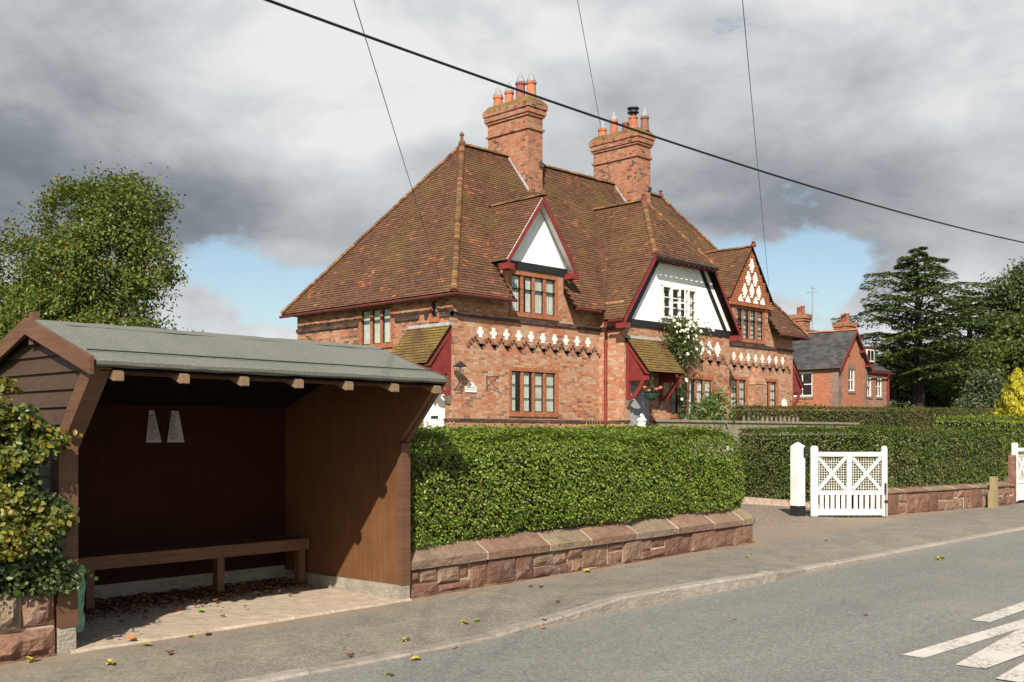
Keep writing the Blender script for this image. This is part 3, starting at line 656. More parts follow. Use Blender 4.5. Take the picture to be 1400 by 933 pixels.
# paper notices pinned to the back wall
def notice(u, label, pts, fold):
    t = thing('paper_notice', label, 'notice', (u, SV1 - .035, 1.48), 0, 'paper notices pinned inside the shelter')
    mb = MB(); mb.prism([V((x, 0, z)) for x, z in pts], (0, -.002, 0)); mb.build('sheet', 'paper', t)
    mb = MB(); mb.prism([V((x, -.006, z)) for x, z in fold], (0, -.002, 0)); mb.build('folded_corner', 'paper_back', t)
    mb = MB(); z = .03
    for k in range(11):
        w = (.105 if k % 3 else .07) * (1 - z * 1.6); mb.mi = 1 if k in (1, 7) else 0
        mb.box(.018, .018 + w, -.010, -.0085, z, z + .006); z += .022
    mb.build('print', ['ink', 'ink_red'], t)
notice(4.775, 'left folded white paper notice pinned to the shelter back wall', [(0, 0), (.155, 0), (.08, .30), (.03, .30)], [(.155, 0), (.14, .0), (.045, .22), (.075, .28)])
notice(4.985, 'right folded white paper notice pinned to the shelter back wall', [(0, 0), (.18, 0), (.115, .30), (.045, .30)], [(.05, .30), (.115, .30), (.13, .24), (.04, .22)])
# torn green plastic bag hanging behind the left post
mb = MB(); r2 = random.Random(2); n = 10
for i in range(n):
    for j in range(6):
        mb.add([(3.39 + .10 * math.sin(math.pi * j / 5) + r2.uniform(-.012, .012), 7.80 + .18 * j / 5, .10 + .47 * i / (n - 1) + .03 * math.sin(j * 2.0) * (i / n))])
for i in range(n - 1):
    for j in range(5): k = i * 6 + j; mb.face((k, k + 1, k + 7, k + 6))
tag(mb.build('plastic_bag', 'plastic_green'), 'crumpled green plastic bag hanging behind the left post of the shelter', 'bag')

# ------------------------------------------------------------------ stone walls
def stone_wall(label, P0, P1, h, cop, rough=.022, thick=.38, seed=1, zb=-.05, tall=False, group='low red sandstone garden walls'):
    P0, P1 = V((*P0, 0)), V((*P1, 0)); d = P1 - P0; Ln = d.length; rz = math.atan2(d.y, d.x)
    t = thing('stone_wall', label, 'wall', P0, rz, group); r = random.Random(seed)
    mb = MB(); mb.box(.01, Ln - .01, .022, thick - .02, zb, h - .01); mb.build('mortar_core', 'mortar', t)
    mb = MB()
    def stone(x0, x1, z0, z1):
        g = .007; x0 += g; x1 -= g; z0 += g; z1 -= g; c = min(.022, (z1 - z0) * .22); b = r.uniform(-.03, .008); j = lambda: r.uniform(-.010, .010)
        q = [(x0 + j(), 0.05, z0 + j()), (x1 + j(), .05, z0 + j()), (x1 + j(), .05, z1 + j()), (x0 + j(), .05, z1 + j())]
        f = [(p[0] + sx * c, b + .01 + j() * .6, p[2] + sz * c) for p, (sx, sz) in zip(q, ((1, 1), (-1, 1), (-1, -1), (1, -1)))]
        o_ = [(p[0], b + .022, p[2]) for p in q]
        Q, O = mb.add(q), mb.add(o_); nx, ny = max(3, int((x1 - x0) / .045)), max(3, int((z1 - z0) / .045)); sd_ = V((r.uniform(0, 50), r.uniform(0, 50), r.uniform(0, 50)))
        GR = []
        for iy in range(ny + 1):
            row_ = []
            for ix in range(nx + 1):
                s_, t_ = ix / nx, iy / ny; lo_ = V(f[0]).lerp(V(f[1]), s_); hi_ = V(f[3]).lerp(V(f[2]), s_); pt = lo_.lerp(hi_, t_); e_ = min(s_, 1 - s_, t_, 1 - t_) * 4
                pt.y -= rough * min(1, e_) * (.5 + mnoise.noise(pt * 7 + sd_) + .5 * mnoise.noise(pt * 18 + sd_)); row_.append(mb.add([pt])[0])
            GR.append(row_)
        for iy in range(ny):
            for ix in range(nx): mb.face((GR[iy][ix], GR[iy][ix + 1], GR[iy + 1][ix + 1], GR[iy + 1][ix]))
        F_ = [GR[0][0], GR[0][-1], GR[-1][-1], GR[-1][0]]
        edges_ = [(GR[0], O[0], O[1]), ([g_[-1] for g_ in GR], O[1], O[2]), (GR[-1][::-1], O[2], O[3]), ([g_[0] for g_ in GR][::-1], O[3], O[0])]
        for ring_, a_, b_ in edges_: mb.face([a_, b_] + ring_[::-1])
        for k in range(4): mb.face((Q[k], Q[(k + 1) % 4], O[(k + 1) % 4], O[k]))
        for k in range(0): mb.face((O[k], O[(k + 1) % 4], F_[(k + 1) % 4], F_[k])); mb.face((Q[k], Q[(k + 1) % 4], O[(k + 1) % 4], O[k]))
    x = 0
    while x < Ln - .02:
        w = min(r.choice((.3, .42, .55, .62, .36)) * r.uniform(.85, 1.15), Ln - x)
        if Ln - x - w < .12: w = Ln - x
        k = r.random(); hb = .0
        if h - hb < .2 or k < .45: stone(x, x + w, hb, h)
        elif k < .8:
            m = hb + (h - hb) * r.uniform(.38, .62); s = w * r.uniform(.35, .65); stone(x, x + w, hb, m); stone(x, x + s, m, h); stone(x + s, x + w, m, h)
        else:
            m = hb + (h - hb) * r.uniform(.4, .6); s = w * r.uniform(.35, .65); stone(x, x + s, hb, m); stone(x + s, x + w, hb, m); stone(x, x + w, m, h)
        x += w
    # footing rubble
    x = 0
    while x < Ln: w = r.uniform(.12, .35); mb.box(x + .01, min(x + w, Ln) - .005, -.015 + r.uniform(-.02, .01), .06, zb, r.uniform(.0, .025)); x += w
    for xe, sx in ((0, -1), (Ln, 1)):      # end faces
        mb.fbox(WORLD, min(xe, xe + sx * .012), max(xe, xe + sx * .012), .06, thick - .02, 0, h)
    mb.build('masonry', 'sandstone', t)
    if cop:
        mb = MB(); x = -.02; joints = []
        while x < Ln + .02:
            w = min(r.uniform(.75, 1.15), Ln + .02 - x)
            if Ln + .02 - x - w < .35: w = Ln + .02 - x
            a, b = x + .008, x + w - .008; dz = r.uniform(-.006, .006)
            pr = [(-.035, h), (-.04, h + cop * .30 + dz), (.0, h + cop * .42 + dz), (thick * .6, h + cop * 1.0 + dz), (thick, h + cop + dz), (thick, h)]
            m = 6; RG = []
            for i in range(m + 1):
                xx = a + (b - a) * i / m; e = .012 if i in (0, m) else 0
                RG.append(mb.add([(xx, y + e * .5 + (r.uniform(-.006, .006) if 0 < k_ < 4 else 0), z - (e if k_ in (1, 2, 3, 4) else 0) + (r.uniform(-.005, .005) if k_ in (2, 3) else 0)) for k_, (y, z) in enumerate(pr)]))
            for A, B in zip(RG, RG[1:]):
                for k in range(6): mb.face((A[k], B[k], B[(k + 1) % 6], A[(k + 1) % 6]))
            mb.face(RG[0]); mb.face(RG[-1][::-1]); x += w
            if x < Ln - .1: joints.append(x)
        mb.build('coping', 'coping_stone', t)
        mb = MB()
        for x in joints: mb.prism([(x - .009, -.030, h + .005), (x - .009, -.034, h + cop * .29), (x - .009, .004, h + cop * .40), (x - .009, thick * .6, h + cop * .965), (x - .009, thick * .6, h + .005)], (.018, 0, 0))
        mb.build('coping_joints', 'mortar', t)
    return t
stone_wall('low red sandstone wall with chamfered coping under the long clipped hedge', (6.56, 7.80), (13.5, 8.37), .275, .25, seed=4)
stone_wall('low red sandstone wall under the far hedge right of the open white gate', (19.62, 9.38), (24.9, 8.76), .42, .10, seed=9)
stone_wall('red sandstone wall stub under the ivy left of the shelter', (1.0, 7.60), (3.155, 7.58), .47, 0, rough=.05, seed=19)
stone_wall('short stone edging along the drive below the hedge side', (20.75, 9.75), (21.0, 13.2), .17, 0, seed=15)

# ------------------------------------------------------------------ hedges
def nz(p, s=1.0): return mnoise.noise(V(p) * s)
def hedge(label, poly, z0, z1, dens, lsize, mat, seed=0, bulge=.06, core=.09, group=None, name='hedge', cat='hedge', rnd=.18, z0f=None, shape=6, nrand=.75):
    """poly: footprint polygon (ccw u,v). Leaves grow over all sides and the top of a soft-edged block."""
    cx, cy = sum(p[0] for p in poly) / len(poly), sum(p[1] for p in poly) / len(poly)
    t = thing(name, label, cat, (cx, cy, z0), 0, group)
    zb = z0f or (lambda u, v: z0)
    P, N = [], []; n = len(poly)
    zt = z1 if callable(z1) else (lambda u, v: z1)
    for k in range(n):
        a, b = V((*poly[k], 0)), V((*poly[(k + 1) % n], 0)); L = (b - a).length; nrm = V(((b - a).y, -(b - a).x, 0)).normalized()
        m = int(L * (zt(*poly[k]) - z0) * dens)
        for _ in range(m):
            s, h = random.random(), random.random(); p = a.lerp(b, s); lo, hi = zb(p.x, p.y), zt(p.x, p.y); z = lo + (hi - lo) * h
            q = V((p.x, p.y, z)); e = max(0, z - (hi - rnd)) / rnd; ins = rnd * .8 * (1 - math.sqrt(max(0, 1 - e * e)))
            e2 = max(0, lo + .12 - z) / .12
            cr = min(s, 1 - s) * L; ec = max(0, .2 - cr) / .2
            off = nz(q, 1.3) * bulge + nz(q, 4.5) * bulge * .5 - ins - e2 * .05 - ec * ec * .09 + random.gauss(0, .018) - (.03 * random.random())
            P.append(q + nrm * off); N.append(nrm + V((0, 0, .45 + e)))
    xs = [p[0] for p in poly]; ys = [p[1] for p in poly]
    def inside(x, y):
        c = False
        for k in range(n):
            (x0, y0), (x1_, y1_) = poly[k], poly[(k + 1) % n]
            if (y0 > y) != (y1_ > y) and x < (x1_ - x0) * (y - y0) / (y1_ - y0) + x0: c = not c
        return c
    m = int((max(xs) - min(xs)) * (max(ys) - min(ys)) * dens)
    for _ in range(m):
        x, y = random.uniform(min(xs), max(xs)), random.uniform(min(ys), max(ys))
        if inside(x, y):
            q = V((x, y, zt(x, y))); P.append(q + V((0, 0, nz(q, 1.6) * bulge * .8 + nz(q, 5) * bulge * .4 + random.gauss(0, .02) + (abs(random.gauss(0, .04)) if random.random() < .12 else 0)))); N.append(V((0, 0, 1)))
    P = np.array(P); N = np.array(N) + unit(len(P)) * nrand
    leaf_mesh('foliage', P, N, lsize, mat, t, (cx, cy, z0), aspect=.52, shape=shape)
    mb = MB()                               # twiggy dark inside
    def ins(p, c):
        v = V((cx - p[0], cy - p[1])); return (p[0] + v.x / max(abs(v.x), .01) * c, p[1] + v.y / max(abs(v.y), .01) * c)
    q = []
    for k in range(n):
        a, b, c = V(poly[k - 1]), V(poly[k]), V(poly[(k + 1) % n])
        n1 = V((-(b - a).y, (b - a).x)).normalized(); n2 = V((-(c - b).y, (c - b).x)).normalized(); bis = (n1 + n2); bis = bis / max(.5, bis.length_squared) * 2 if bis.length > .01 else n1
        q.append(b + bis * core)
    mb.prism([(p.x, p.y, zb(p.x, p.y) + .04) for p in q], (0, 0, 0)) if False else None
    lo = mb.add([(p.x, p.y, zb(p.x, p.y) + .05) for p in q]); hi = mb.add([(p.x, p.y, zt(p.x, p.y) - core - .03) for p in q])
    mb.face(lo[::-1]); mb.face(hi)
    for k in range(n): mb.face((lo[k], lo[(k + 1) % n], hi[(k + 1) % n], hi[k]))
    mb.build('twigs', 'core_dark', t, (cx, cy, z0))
    return t
HG = 'clipped garden hedges'
hedge('long clipped privet hedge on the stone wall beside the shelter', [(6.58, 7.88), (13.5, 8.45), (13.62, 9.4), (6.62, 9.2)], .46, lambda u, v: 1.52 + .07 * (u - 6.6) / 7 + .03 * math.sin(u * 1.7) - .42 * max(0, (u - 12.75) / .85) ** 2, 4000, .037, 'privet', 1, bulge=.085, group=HG,
      z0f=lambda u, v: .38 + .13 * min(1, (u - 6.5) / 2.5))
hedge('lower clipped hedge return running back from the road beside the drive', [(12.4, 9.45), (13.55, 9.45), (13.6, 13.4), (10.2, 13.4)], .5, lambda u, v: 1.60 + .03 * math.sin(v * 2), 1100, .05, 'privet', 2, group=HG)
hedge('clipped privet hedge behind the open white gate', [(19.95, 9.75), (20.4, 9.42), (24.95, 8.95), (25.0, 10.1), (21.6, 10.6), (22.3, 13.6), (20.95, 13.4)], .16, lambda u, v: 1.64 + .03 * math.sin(u * 1.3), 1500, .046, 'privet_far', 3, group=HG)
hedge('dark clipped hedge beyond the white gate at the right edge', [(27.2, 10.2), (31, 10.2), (31, 11.6), (27.2, 11.6)], .2, 2.0, 700, .055, 'privet', 4, group=HG)
HX, HY, HZ = 18.95, 20.66, 1.0
hedge('long straight hedge with browning leaves behind the timber fence', [(HX + 11.5, HY - 1.7), (HX + 36, HY - 1.7), (HX + 36, HY - .7), (HX + 11.5, HY - .7)], 1.0, lambda u, v: 2.47 + .012 * (u - 30), 520, .07, 'privet_dry', 5, group=HG, shape=4)
# beech and ivy growing over the left wall and shelter end
hx = thing('climbing_hedge', 'yellowing beech and ivy growing over the wall at the shelter left end', 'hedge', (2.6, 7.55, .45))
def wild(n, z0, z1, edge, v0, spread):
    P, N = [], []
    for _ in range(n):
        z = random.uniform(z0, z1); e = edge(z)
        u = e - abs(random.gauss(0, .4)) - .02 if random.random() < .8 else e + random.gauss(-.03, .05)
        if u < 1.2: u = random.uniform(1.2, e)
        if e - u > .45 and random.random() < .5: u = random.uniform(1.6, e)
        q = V((u, v0, z)); ns = nz(q, 2.2) * .14 + nz(q, 6) * .07
        P.append(V((u, v0 + ns + random.gauss(0, spread) - .03, z))); N.append(V((.05, -1, .5)))
    return np.array(P), np.array(N)
bpnl = lambda z: 2.78 + .30 * math.exp(-((z - .98) / .16) ** 2) + .30 * math.exp(-((z - 1.5) / .14) ** 2) + .06 * math.sin(z * 9) - max(0, z - 1.7) * .9
P1_, N1_ = wild(6500, .72, 1.98, bpnl, 7.47, .05)
leaf_mesh('beech_leaves', P1_, N1_ + unit(len(P1_)) * .95, .048, 'beech', hx, (2.6, 7.55, .45), aspect=.62)
ipnl = lambda z: 3.02 + .20 * math.exp(-((z - .7) / .35) ** 2) + .10 * math.sin(z * 13 + 1)
P2_, N2_ = wild(5600, .45, 1.75, ipnl, 7.53, .05)
leaf_mesh('ivy_leaves', P2_, N2_ + unit(len(P2_)) * .95, .039, 'ivy', hx, (2.6, 7.55, .45), aspect=.85)
n = 5200; a_ = RNG.uniform(0, 1, n); zz2 = RNG.uniform(.45, 1.92, n); sd2 = RNG.integers(0, 3, n)     # far side, end and top of the growth
uu2 = np.where(sd2 == 1, 1.62 + RNG.normal(size=n) * .06, RNG.uniform(1.6, 2.9, n)); vv2 = np.where(sd2 == 0, 8.08 + RNG.normal(size=n) * .06, RNG.uniform(7.5, 8.08, n)); zz2 = np.where(sd2 == 2, 1.88 + RNG.normal(size=n) * .04, zz2)
leaf_mesh('beech_leaves', np.stack([uu2, vv2, zz2], 1), unit(n) + np.stack([np.where(sd2 == 1, -1., 0), np.where(sd2 == 0, 1., 0), np.where(sd2 == 2, 1.2, .4)], 1), .055, 'beech', hx, (2.6, 7.55, .45), aspect=.62)
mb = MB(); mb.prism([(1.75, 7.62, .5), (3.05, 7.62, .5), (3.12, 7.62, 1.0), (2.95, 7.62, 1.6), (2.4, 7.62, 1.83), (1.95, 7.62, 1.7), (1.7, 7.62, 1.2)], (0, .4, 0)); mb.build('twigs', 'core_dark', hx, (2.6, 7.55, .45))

# ------------------------------------------------------------------ gates and posts
gp = thing('gate_post', 'white square gatepost with pyramid top and black foot by the open gate', 'gate post', (18.38, 10.42, 0), -math.pi / 4 + .5)
mb = MB(); mb.box(-.095, .095, -.095, .095, .21, 1.34); i = mb.add([(-.095, -.095, 1.34), (.095, -.095, 1.34), (.095, .095, 1.34), (-.095, .095, 1.34), (0, 0, 1.42)])
for k in range(4): mb.face((i[k], i[(k + 1) % 4], i[4]))
mb.build('shaft', 'white_paint', gp)
mb = MB(); mb.box(-.102, .102, -.102, .102, -.05, .209); mb.build('foot', 'black_paint', gp)
mb = MB(); mb.box(.05, .1, -.108, -.096, 1.12, 1.32); mb.box(.097, .27, -.10, -.07, 1.19, 1.24); mb.build('hinge', 'iron', gp); MB().box(.112, .27, -.10, -.07, .06, .10).build('hinge', 'iron', gp)
def make_gate(label, loc, rz):
    g = thing('gate', label, 'gate', loc, rz, 'white painted timber gates'); W, H = 1.42, 1.23
    mb = MB()
    def post(x, w, h): 
        mb.box(x, x + w, -.045, .045, .0, h - .03); mb.prism([(x, -.045, h - .03), (x + w, -.045, h - .03), (x + w * .8, -.045, h + .015), (x + w * .2, -.045, h + .015)], (0, .09, 0))
    post(0, .125, 1.30); mb.build('stile', 'white_paint', g); mb = MB(); post(W - .09, .09, 1.30); mb.build('stile', 'white_paint', g)
    for (z0, z1) in ((1.12, 1.2), (.40, .475), (.02, .13)): MB().box(.127, W - .092, -.035, .035, z0, z1).build('rail', 'white_paint', g)
    MB().box(.67, .76, -.034, .034, .477, 1.118).build('muntin', 'white_paint', g); MB().box(.67, .75, -.034, .034, .132, .398).build('muntin', 'white_paint', g)
    for x0, x1 in ((.127, .669), (.761, W - .092)):
        for p, q in (((x0 + .02, -.013, .50), (x1 - .02, -.013, 1.10)), ((x0 + .02, .013, 1.10), (x1 - .02, .013, .50))): MB().bar(p, q, .058, .022, (0, -1, 0)).build('brace', 'white_paint', g)
    mb = MB()
    for x0, x1 in ((.127, .669), (.761, W - .092)):
        k = 5; 
        for i in range(k): c = x0 + (x1 - x0) * (i + .72) / (k + .35); MB().box(c - .032, c + .032, -.02, .02, .132, .398).build('picket', 'white_paint', g)
    mb = MB()
    for x0, x1 in ((.127, .669), (.761, W - .092)):
        for i in range(1, 12): x = x0 + (x1 - x0) * i / 12; mb.box(x - .003, x + .003, .026, .032, .477, 1.118)
        for i in range(1, 14): z = .477 + (1.118 - .477) * i / 14; mb.box(x0, x1, .0325, .038, z - .003, z + .003)
    mb.build('wire_mesh', 'white_paint', g)
    mb = MB(); mb.box(W - .06, W - .02, -.075, -.046, .42, .62); mb.tube([(W - .03, -.06, .0), (W - .03, -.06, .5)], .012, 6); mb.box(W - .06, W, -.075, -.046, .26, .30); mb.build('bolt', 'iron', g)
    return g
gt = make_gate('open white timber gate with two mesh panels and crossed braces', (18.33, 10.12, .03), math.atan2(-.714, .70))
dup(gt, (25.13, 8.86, .06), -.08, 'white timber gate at the right edge beyond the stone wall')
mb = MB(); mb.box(-.06, .06, -.06, .06, -.05, 1.32); mb.prism([(-.06, -.06, 1.32), (.06, -.06, 1.32), (0, -.06, 1.39)], (0, .12, 0))
o = mb.build('gate_post', 'white_post_weathered'); o.location = (13.53, 8.78, 0); tag(o, 'peeling white gatepost half hidden at the end of the long hedge', 'gate post')
mb = MB(); mb.box(-.065, .065, -.065, .065, -.05, 1.05); mb.prism([(-.065, -.065, 1.05), (.065, -.065, 1.05), (.04, -.065, 1.1), (-.04, -.065, 1.1)], (0, .13, 0))
o = mb.build('gate_post', 'sandstone'); o.location = (24.99, 8.84, 0); tag(o, 'squat red stone gatepost at the end of the far wall', 'gate post')
mb = MB(); mb.box(-.12, .12, -.06, .06, -.05, .38); mb.box(-.02, .12, -.06, .06, .38, .66)
o = mb.build('stub_post', 'stub_wood'); o.location = (23.58, 8.74, 0); tag(o, 'short lichen covered broken post against the far stone wall', 'post')

# ------------------------------------------------------------------ cottage pair
HO = (0, 0, HZ)
ct = thing('brick_cottage', 'red brick pair of cottages with steep tiled roof, dormers and white gable', 'house', (HX, HY, HZ))
def hb(mb, name, mat, parent=None, smooth=False): return mb.build(name, mat, parent or ct, HO, smooth)
TN = 1.335; EZ = 5.22; OV = .4; UL, UR = -.1, 17.12; DV = 7.0; PV = -.93; MU0, MU1 = 5.86, 11.42
RIDGEV = DV / 2; RIDGEZ = EZ + TN * (RIDGEV + OV)
FA = Fr((0, 0, 0), (1, 0, 0), (0, -1, 0)); FM = Fr((0, PV, 0), (1, 0, 0), (0, -1, 0)); FL = Fr((UL, 0, 0), (0, 1, 0), (-1, 0, 0)); FRR = Fr((UR, 0, 0), (0, 1, 0), (1, 0, 0))
FRET = Fr((MU0, 0, 0), (0, 1, 0), (-1, 0, 0)); FRET2 = Fr((MU1, 0, 0), (0, 1, 0), (1, 0, 0)); FBK = Fr((0, DV, 0), (1, 0, 0), (0, 1, 0))
DA, DB, DW = 3.06, 14.2, 1.18            # dormer centres and wall half width
WA_G = (2.08, 3.92, 2.19, 3.33); WA_D = (2.08, 3.92, 4.95, 5.99)
WB_D = (13.28, 15.06, 4.95, 5.99); WB_1 = (12.45, 13.92, 2.19, 3.5); WB_2 = (15.05, 15.98, 2.19, 3.5)
WM_G = (8.2, 10.42, 2.19, 3.33); WM_U = (7.68, 9.5, 5.12, 6.14); DOORM = (6.15, 7.2, 1.02, 3.05)
WL_3 = (2.5, 3.84, 4.1, 5.1); WL_S = (.55, .82, 4.66, 5.1); DOORL = (.28, 1.2, 1.02, 3.15)
hb(MB().wall(FA, UL, MU0, HZ - .2, 5.6, [WA_G, (WA_D[0], WA_D[1], WA_D[2], 5.6)]), 'wall', 'brick')
hb(MB().wall(FA, MU1, UR, HZ - .2, 5.6, [WB_1, WB_2, (WB_D[0], WB_D[1], WB_D[2], 5.6)]), 'wall', 'brick')
hb(MB().wall(FM, MU0, MU1, HZ - .2, 4.86, [WM_G, DOORM]), 'wall', 'brick')
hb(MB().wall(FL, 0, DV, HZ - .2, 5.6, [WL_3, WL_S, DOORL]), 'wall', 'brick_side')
mb = MB(); mb.wall(FRET, PV, 0, HZ - .2, 5.5); hb(mb, 'wall', 'brick'); mb = MB(); mb.wall(FRET2, PV, 0, HZ - .2, 5.5); hb(mb, 'wall', 'brick')
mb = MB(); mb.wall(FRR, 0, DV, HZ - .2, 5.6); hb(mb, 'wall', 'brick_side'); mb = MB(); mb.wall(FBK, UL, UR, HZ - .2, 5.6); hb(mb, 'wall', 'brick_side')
# plinth and string courses
def course(F, segs, z0, z1, pr, name, mat):
    for a0, a1 in segs: hb(MB().fbox(F, a0, a1, -.02, pr, z0, z1), name, mat)
for F, sg in ((FA, [(UL - .08, MU0), (MU1, UR + .08)]), (FM, [(MU0 - .08, 6.1), (7.25, MU1 + .08)]), (FL, [(-.08, .25), (1.23, DV)]), (FRET, [(PV, 0)])):
    course(F, sg, HZ - .2, 1.90, .05, 'plinth', 'brick'); course(F, sg, 1.902, 1.98, .075, 'plinth_course', 'dark_brick')
course(FA, [(UL - .05, MU0), (MU1, UR + .05)], 4.655, 4.76, .05, 'string_course', 'dark_brick')
course(FL, [(-.05, .45), (.95, 1.05), (1.3, 2.3), (3.95, DV)], 4.655, 4.76, .05, 'string_course', 'dark_brick')
course(FRET, [(PV, 0)], 4.655, 4.76, .05, 'string_course', 'dark_brick')

def curtain(F, a0, a1, d, z0, z1, seed, amp=.018):
    r = random.Random(seed); mb = MB(); n = 18; lo, hi = [], []
    ph = r.uniform(0, 6)
    for i in range(n + 1):
        a = a0 + (a1 - a0) * i / n; w = amp * math.sin(i * 1.5 + ph) + r.uniform(-.005, .005)
        lo += mb.add([F.p(a, d + w * 1.2, z0)]); hi += mb.add([F.p(a, d + w, z1)])
    for i in range(n): mb.face((lo[i], lo[i + 1], hi[i + 1], hi[i]))
    return mb
def window(F, rect, lights, rows, seed, surround=.09, iron=True, sill=True, mull=.1, diag=False):
    a0, a1, z0, z1 = rect; rev = .05; r = random.Random(seed)
    mb = MB(); s = surround
    mb.fbox(F, a0 - s, a0 + .015, -.12, .012, z0, z1 + s); mb.fbox(F, a1 - .015, a1 + s, -.12, .012, z0, z1 + s); mb.fbox(F, a0 + .015, a1 - .015, -.12, .012, z1 - .012, z1 + s)
    mb.fbox(F, a0 - s, a1 + s, -.12, .045, z0 - .13, z0 - .004)
    w = a1 - a0; lw = w / lights
    for i in range(1, lights): c = a0 + lw * i; mb.fbox(F, c - mull / 2, c + mull / 2, -.075, -.012, z0, z1 - .013)
    win = hb(mb, 'window', 'orange_brick')
    fr = MB(); gl = MB()
    for i in range(lights):
        x0 = a0 + lw * i + (mull / 2 if i else .016); x1 = a0 + lw * (i + 1) - (mull / 2 if i < lights - 1 else .016); t = .028
        fr.fbox(F, x0, x0 + t, -rev - .02, -rev + .012, z0, z1 - .013); fr.fbox(F, x1 - t, x1, -rev - .02, -rev + .012, z0, z1 - .013)
        fr.fbox(F, x0 + t, x1 - t, -rev - .02, -rev + .012, z0, z0 + t); fr.fbox(F, x0 + t, x1 - t, -rev - .02, -rev + .012, z1 - .013 - t, z1 - .013)
        for k in range(1, rows): z = z0 + (z1 - z0) * k / rows; fr.fbox(F, x0 + t, x1 - t, -rev - .012, -rev + .006, z - .01, z + .01)
        if diag:
            fr.fbox(F, (x0 + x1) / 2 - .005, (x0 + x1) / 2 + .005, -rev - .009, -rev + .003, z0 + t, z1 - .013 - t)
        gl.poly([F.p(x0 + t, -rev - .004, z0 + t), F.p(x1 - t, -rev - .004, z0 + t), F.p(x1 - t, -rev - .004, z1 - t), F.p(x0 + t, -rev - .004, z1 - t)])
        side = 1 if i % 2 else 0; cw = (x1 - x0) * (r.uniform(.6, .92)); xa = x0 if (i < lights / 2) ^ (r.random() < .25) else x1 - cw
        curtain(F, xa, xa + cw, -rev - .035, z0, z1, seed * 10 + i, .009).build('curtain', 'curtain', win, HO)
    fr.build('casement', 'iron', win, HO); gl.build('pane', 'glass', win, HO)
    return win
window(FA, WA_G, 4, 3, 1); window(FA, WA_D, 4, 1, 2)
window(FA, WB_D, 4, 6, 3, diag=True); window(FA, WB_1, 3, 4, 4, diag=True); window(FA, WB_2, 2, 4, 5, diag=True)
window(FM, WM_G, 5, 3, 6); window(FL, WL_3, 3, 1, 7); window(FL, WL_S, 1, 3, 8, surround=.06)
# white framed casement in the big gable
mb = MB(); a0, a1, z0, z1 = WM_U; F = FM
for x in (a0, a0 + .45, a0 + .9, a0 + 1.36, a1 - .06): mb.fbox(F, x, x + .06, -.04, .05, z0 + .06, z1)
mb.fbox(F, a0, a1, -.04, .052, z1 - .055, z1 + .002); mb.fbox(F, a0 - .05, a1 + .05, -.04, .09, z0, z0 + .058)
for i in range(4):
    for k in (1, 2): z = z0 + .06 + (z1 - z0 - .12) * k / 3; mb.fbox(F, a0 + .06 + .453 * i, a0 + .45 + .453 * i, -.01, .03, z - .014, z + .014)
gw = hb(mb, 'window', 'white_paint')
mb = MB(); mb.poly([F.p(a0 + .06, .004, z0 + .06), F.p(a1 - .06, .004, z0 + .06), F.p(a1 - .06, .004, z1 - .06), F.p(a0 + .06, .004, z1 - .06)]); mb.build('pane', 'glass', gw, HO)
curtain(F, a0 + .06, a0 + .3, -.1, z0, z1, 90).build('curtain', 'curtain', gw, HO); curtain(F, a1 - .4, a1 - .06, -.1, z0, z1, 91).build('curtain', 'curtain', gw, HO)
mb = MB(); c = F.p(a0 + .48, .06, z0 + .08)           # open sash
d_ = (F.t * .5 + F.n * .38).normalized()
for q0, q1 in (((0, .0), (.42, .0)), ((0, .86), (.42, .86)), ((0, 0), (0, .86)), ((.42, 0), (.42, .86)), ((0, .43), (.42, .43))):
    mb.bar(c + d_ * q0[0] + V((0, 0, q0[1])), c + d_ * q1[0] + V((0, 0, q1[1])), .035, .04, F.n if q0[0] == q1[0] else (0, 0, 1))
mb.build('open_sash', 'white_paint', gw, HO)
# doors
mb = MB(); mb.fbox(FL, DOORL[0], DOORL[1], -.12, -.07, 1.02, 3.15); dr = hb(mb, 'door', 'white_paint')
mb = MB(); mb.fbox(FL, .62, .9, -.072, -.062, 1.98, 2.06); mb.build('letterbox', 'iron', dr, HO)
mb = MB(); mb.fbox(FM, DOORM[0], DOORM[1], -.13, -.08, 1.02, 3.05); dr = hb(mb, 'door', 'door_grey')
mb = MB()
for k in range(4): mb.fbox(FM, 6.22 + .24 * k, 6.42 + .24 * k, -.082, -.07, 1.1, 2.0)
mb.build('panel', 'door_grey', dr, HO)

# dormer walls
def dormer_front(c, hasw, z1=6.28):
    mb = MB(); w = WA_D if hasw == 'A' else WB_D
    mb.wall(FA, c - DW, c + DW, 5.6, z1, [(w[0], w[1], 5.6, w[3])])
    for s in (-1, 1):                       # cheeks running back to the main slope
        x = c + s * DW; mb.poly([(x, 0, 5.4), (x, 0, z1), (x, (z1 - EZ) / TN - OV + .05, z1), (x, .2, 5.6)])
    return hb(mb, 'dormer', 'brick')
d1 = dormer_front(DA, 'A'); d2 = dormer_front(DB, 'B')

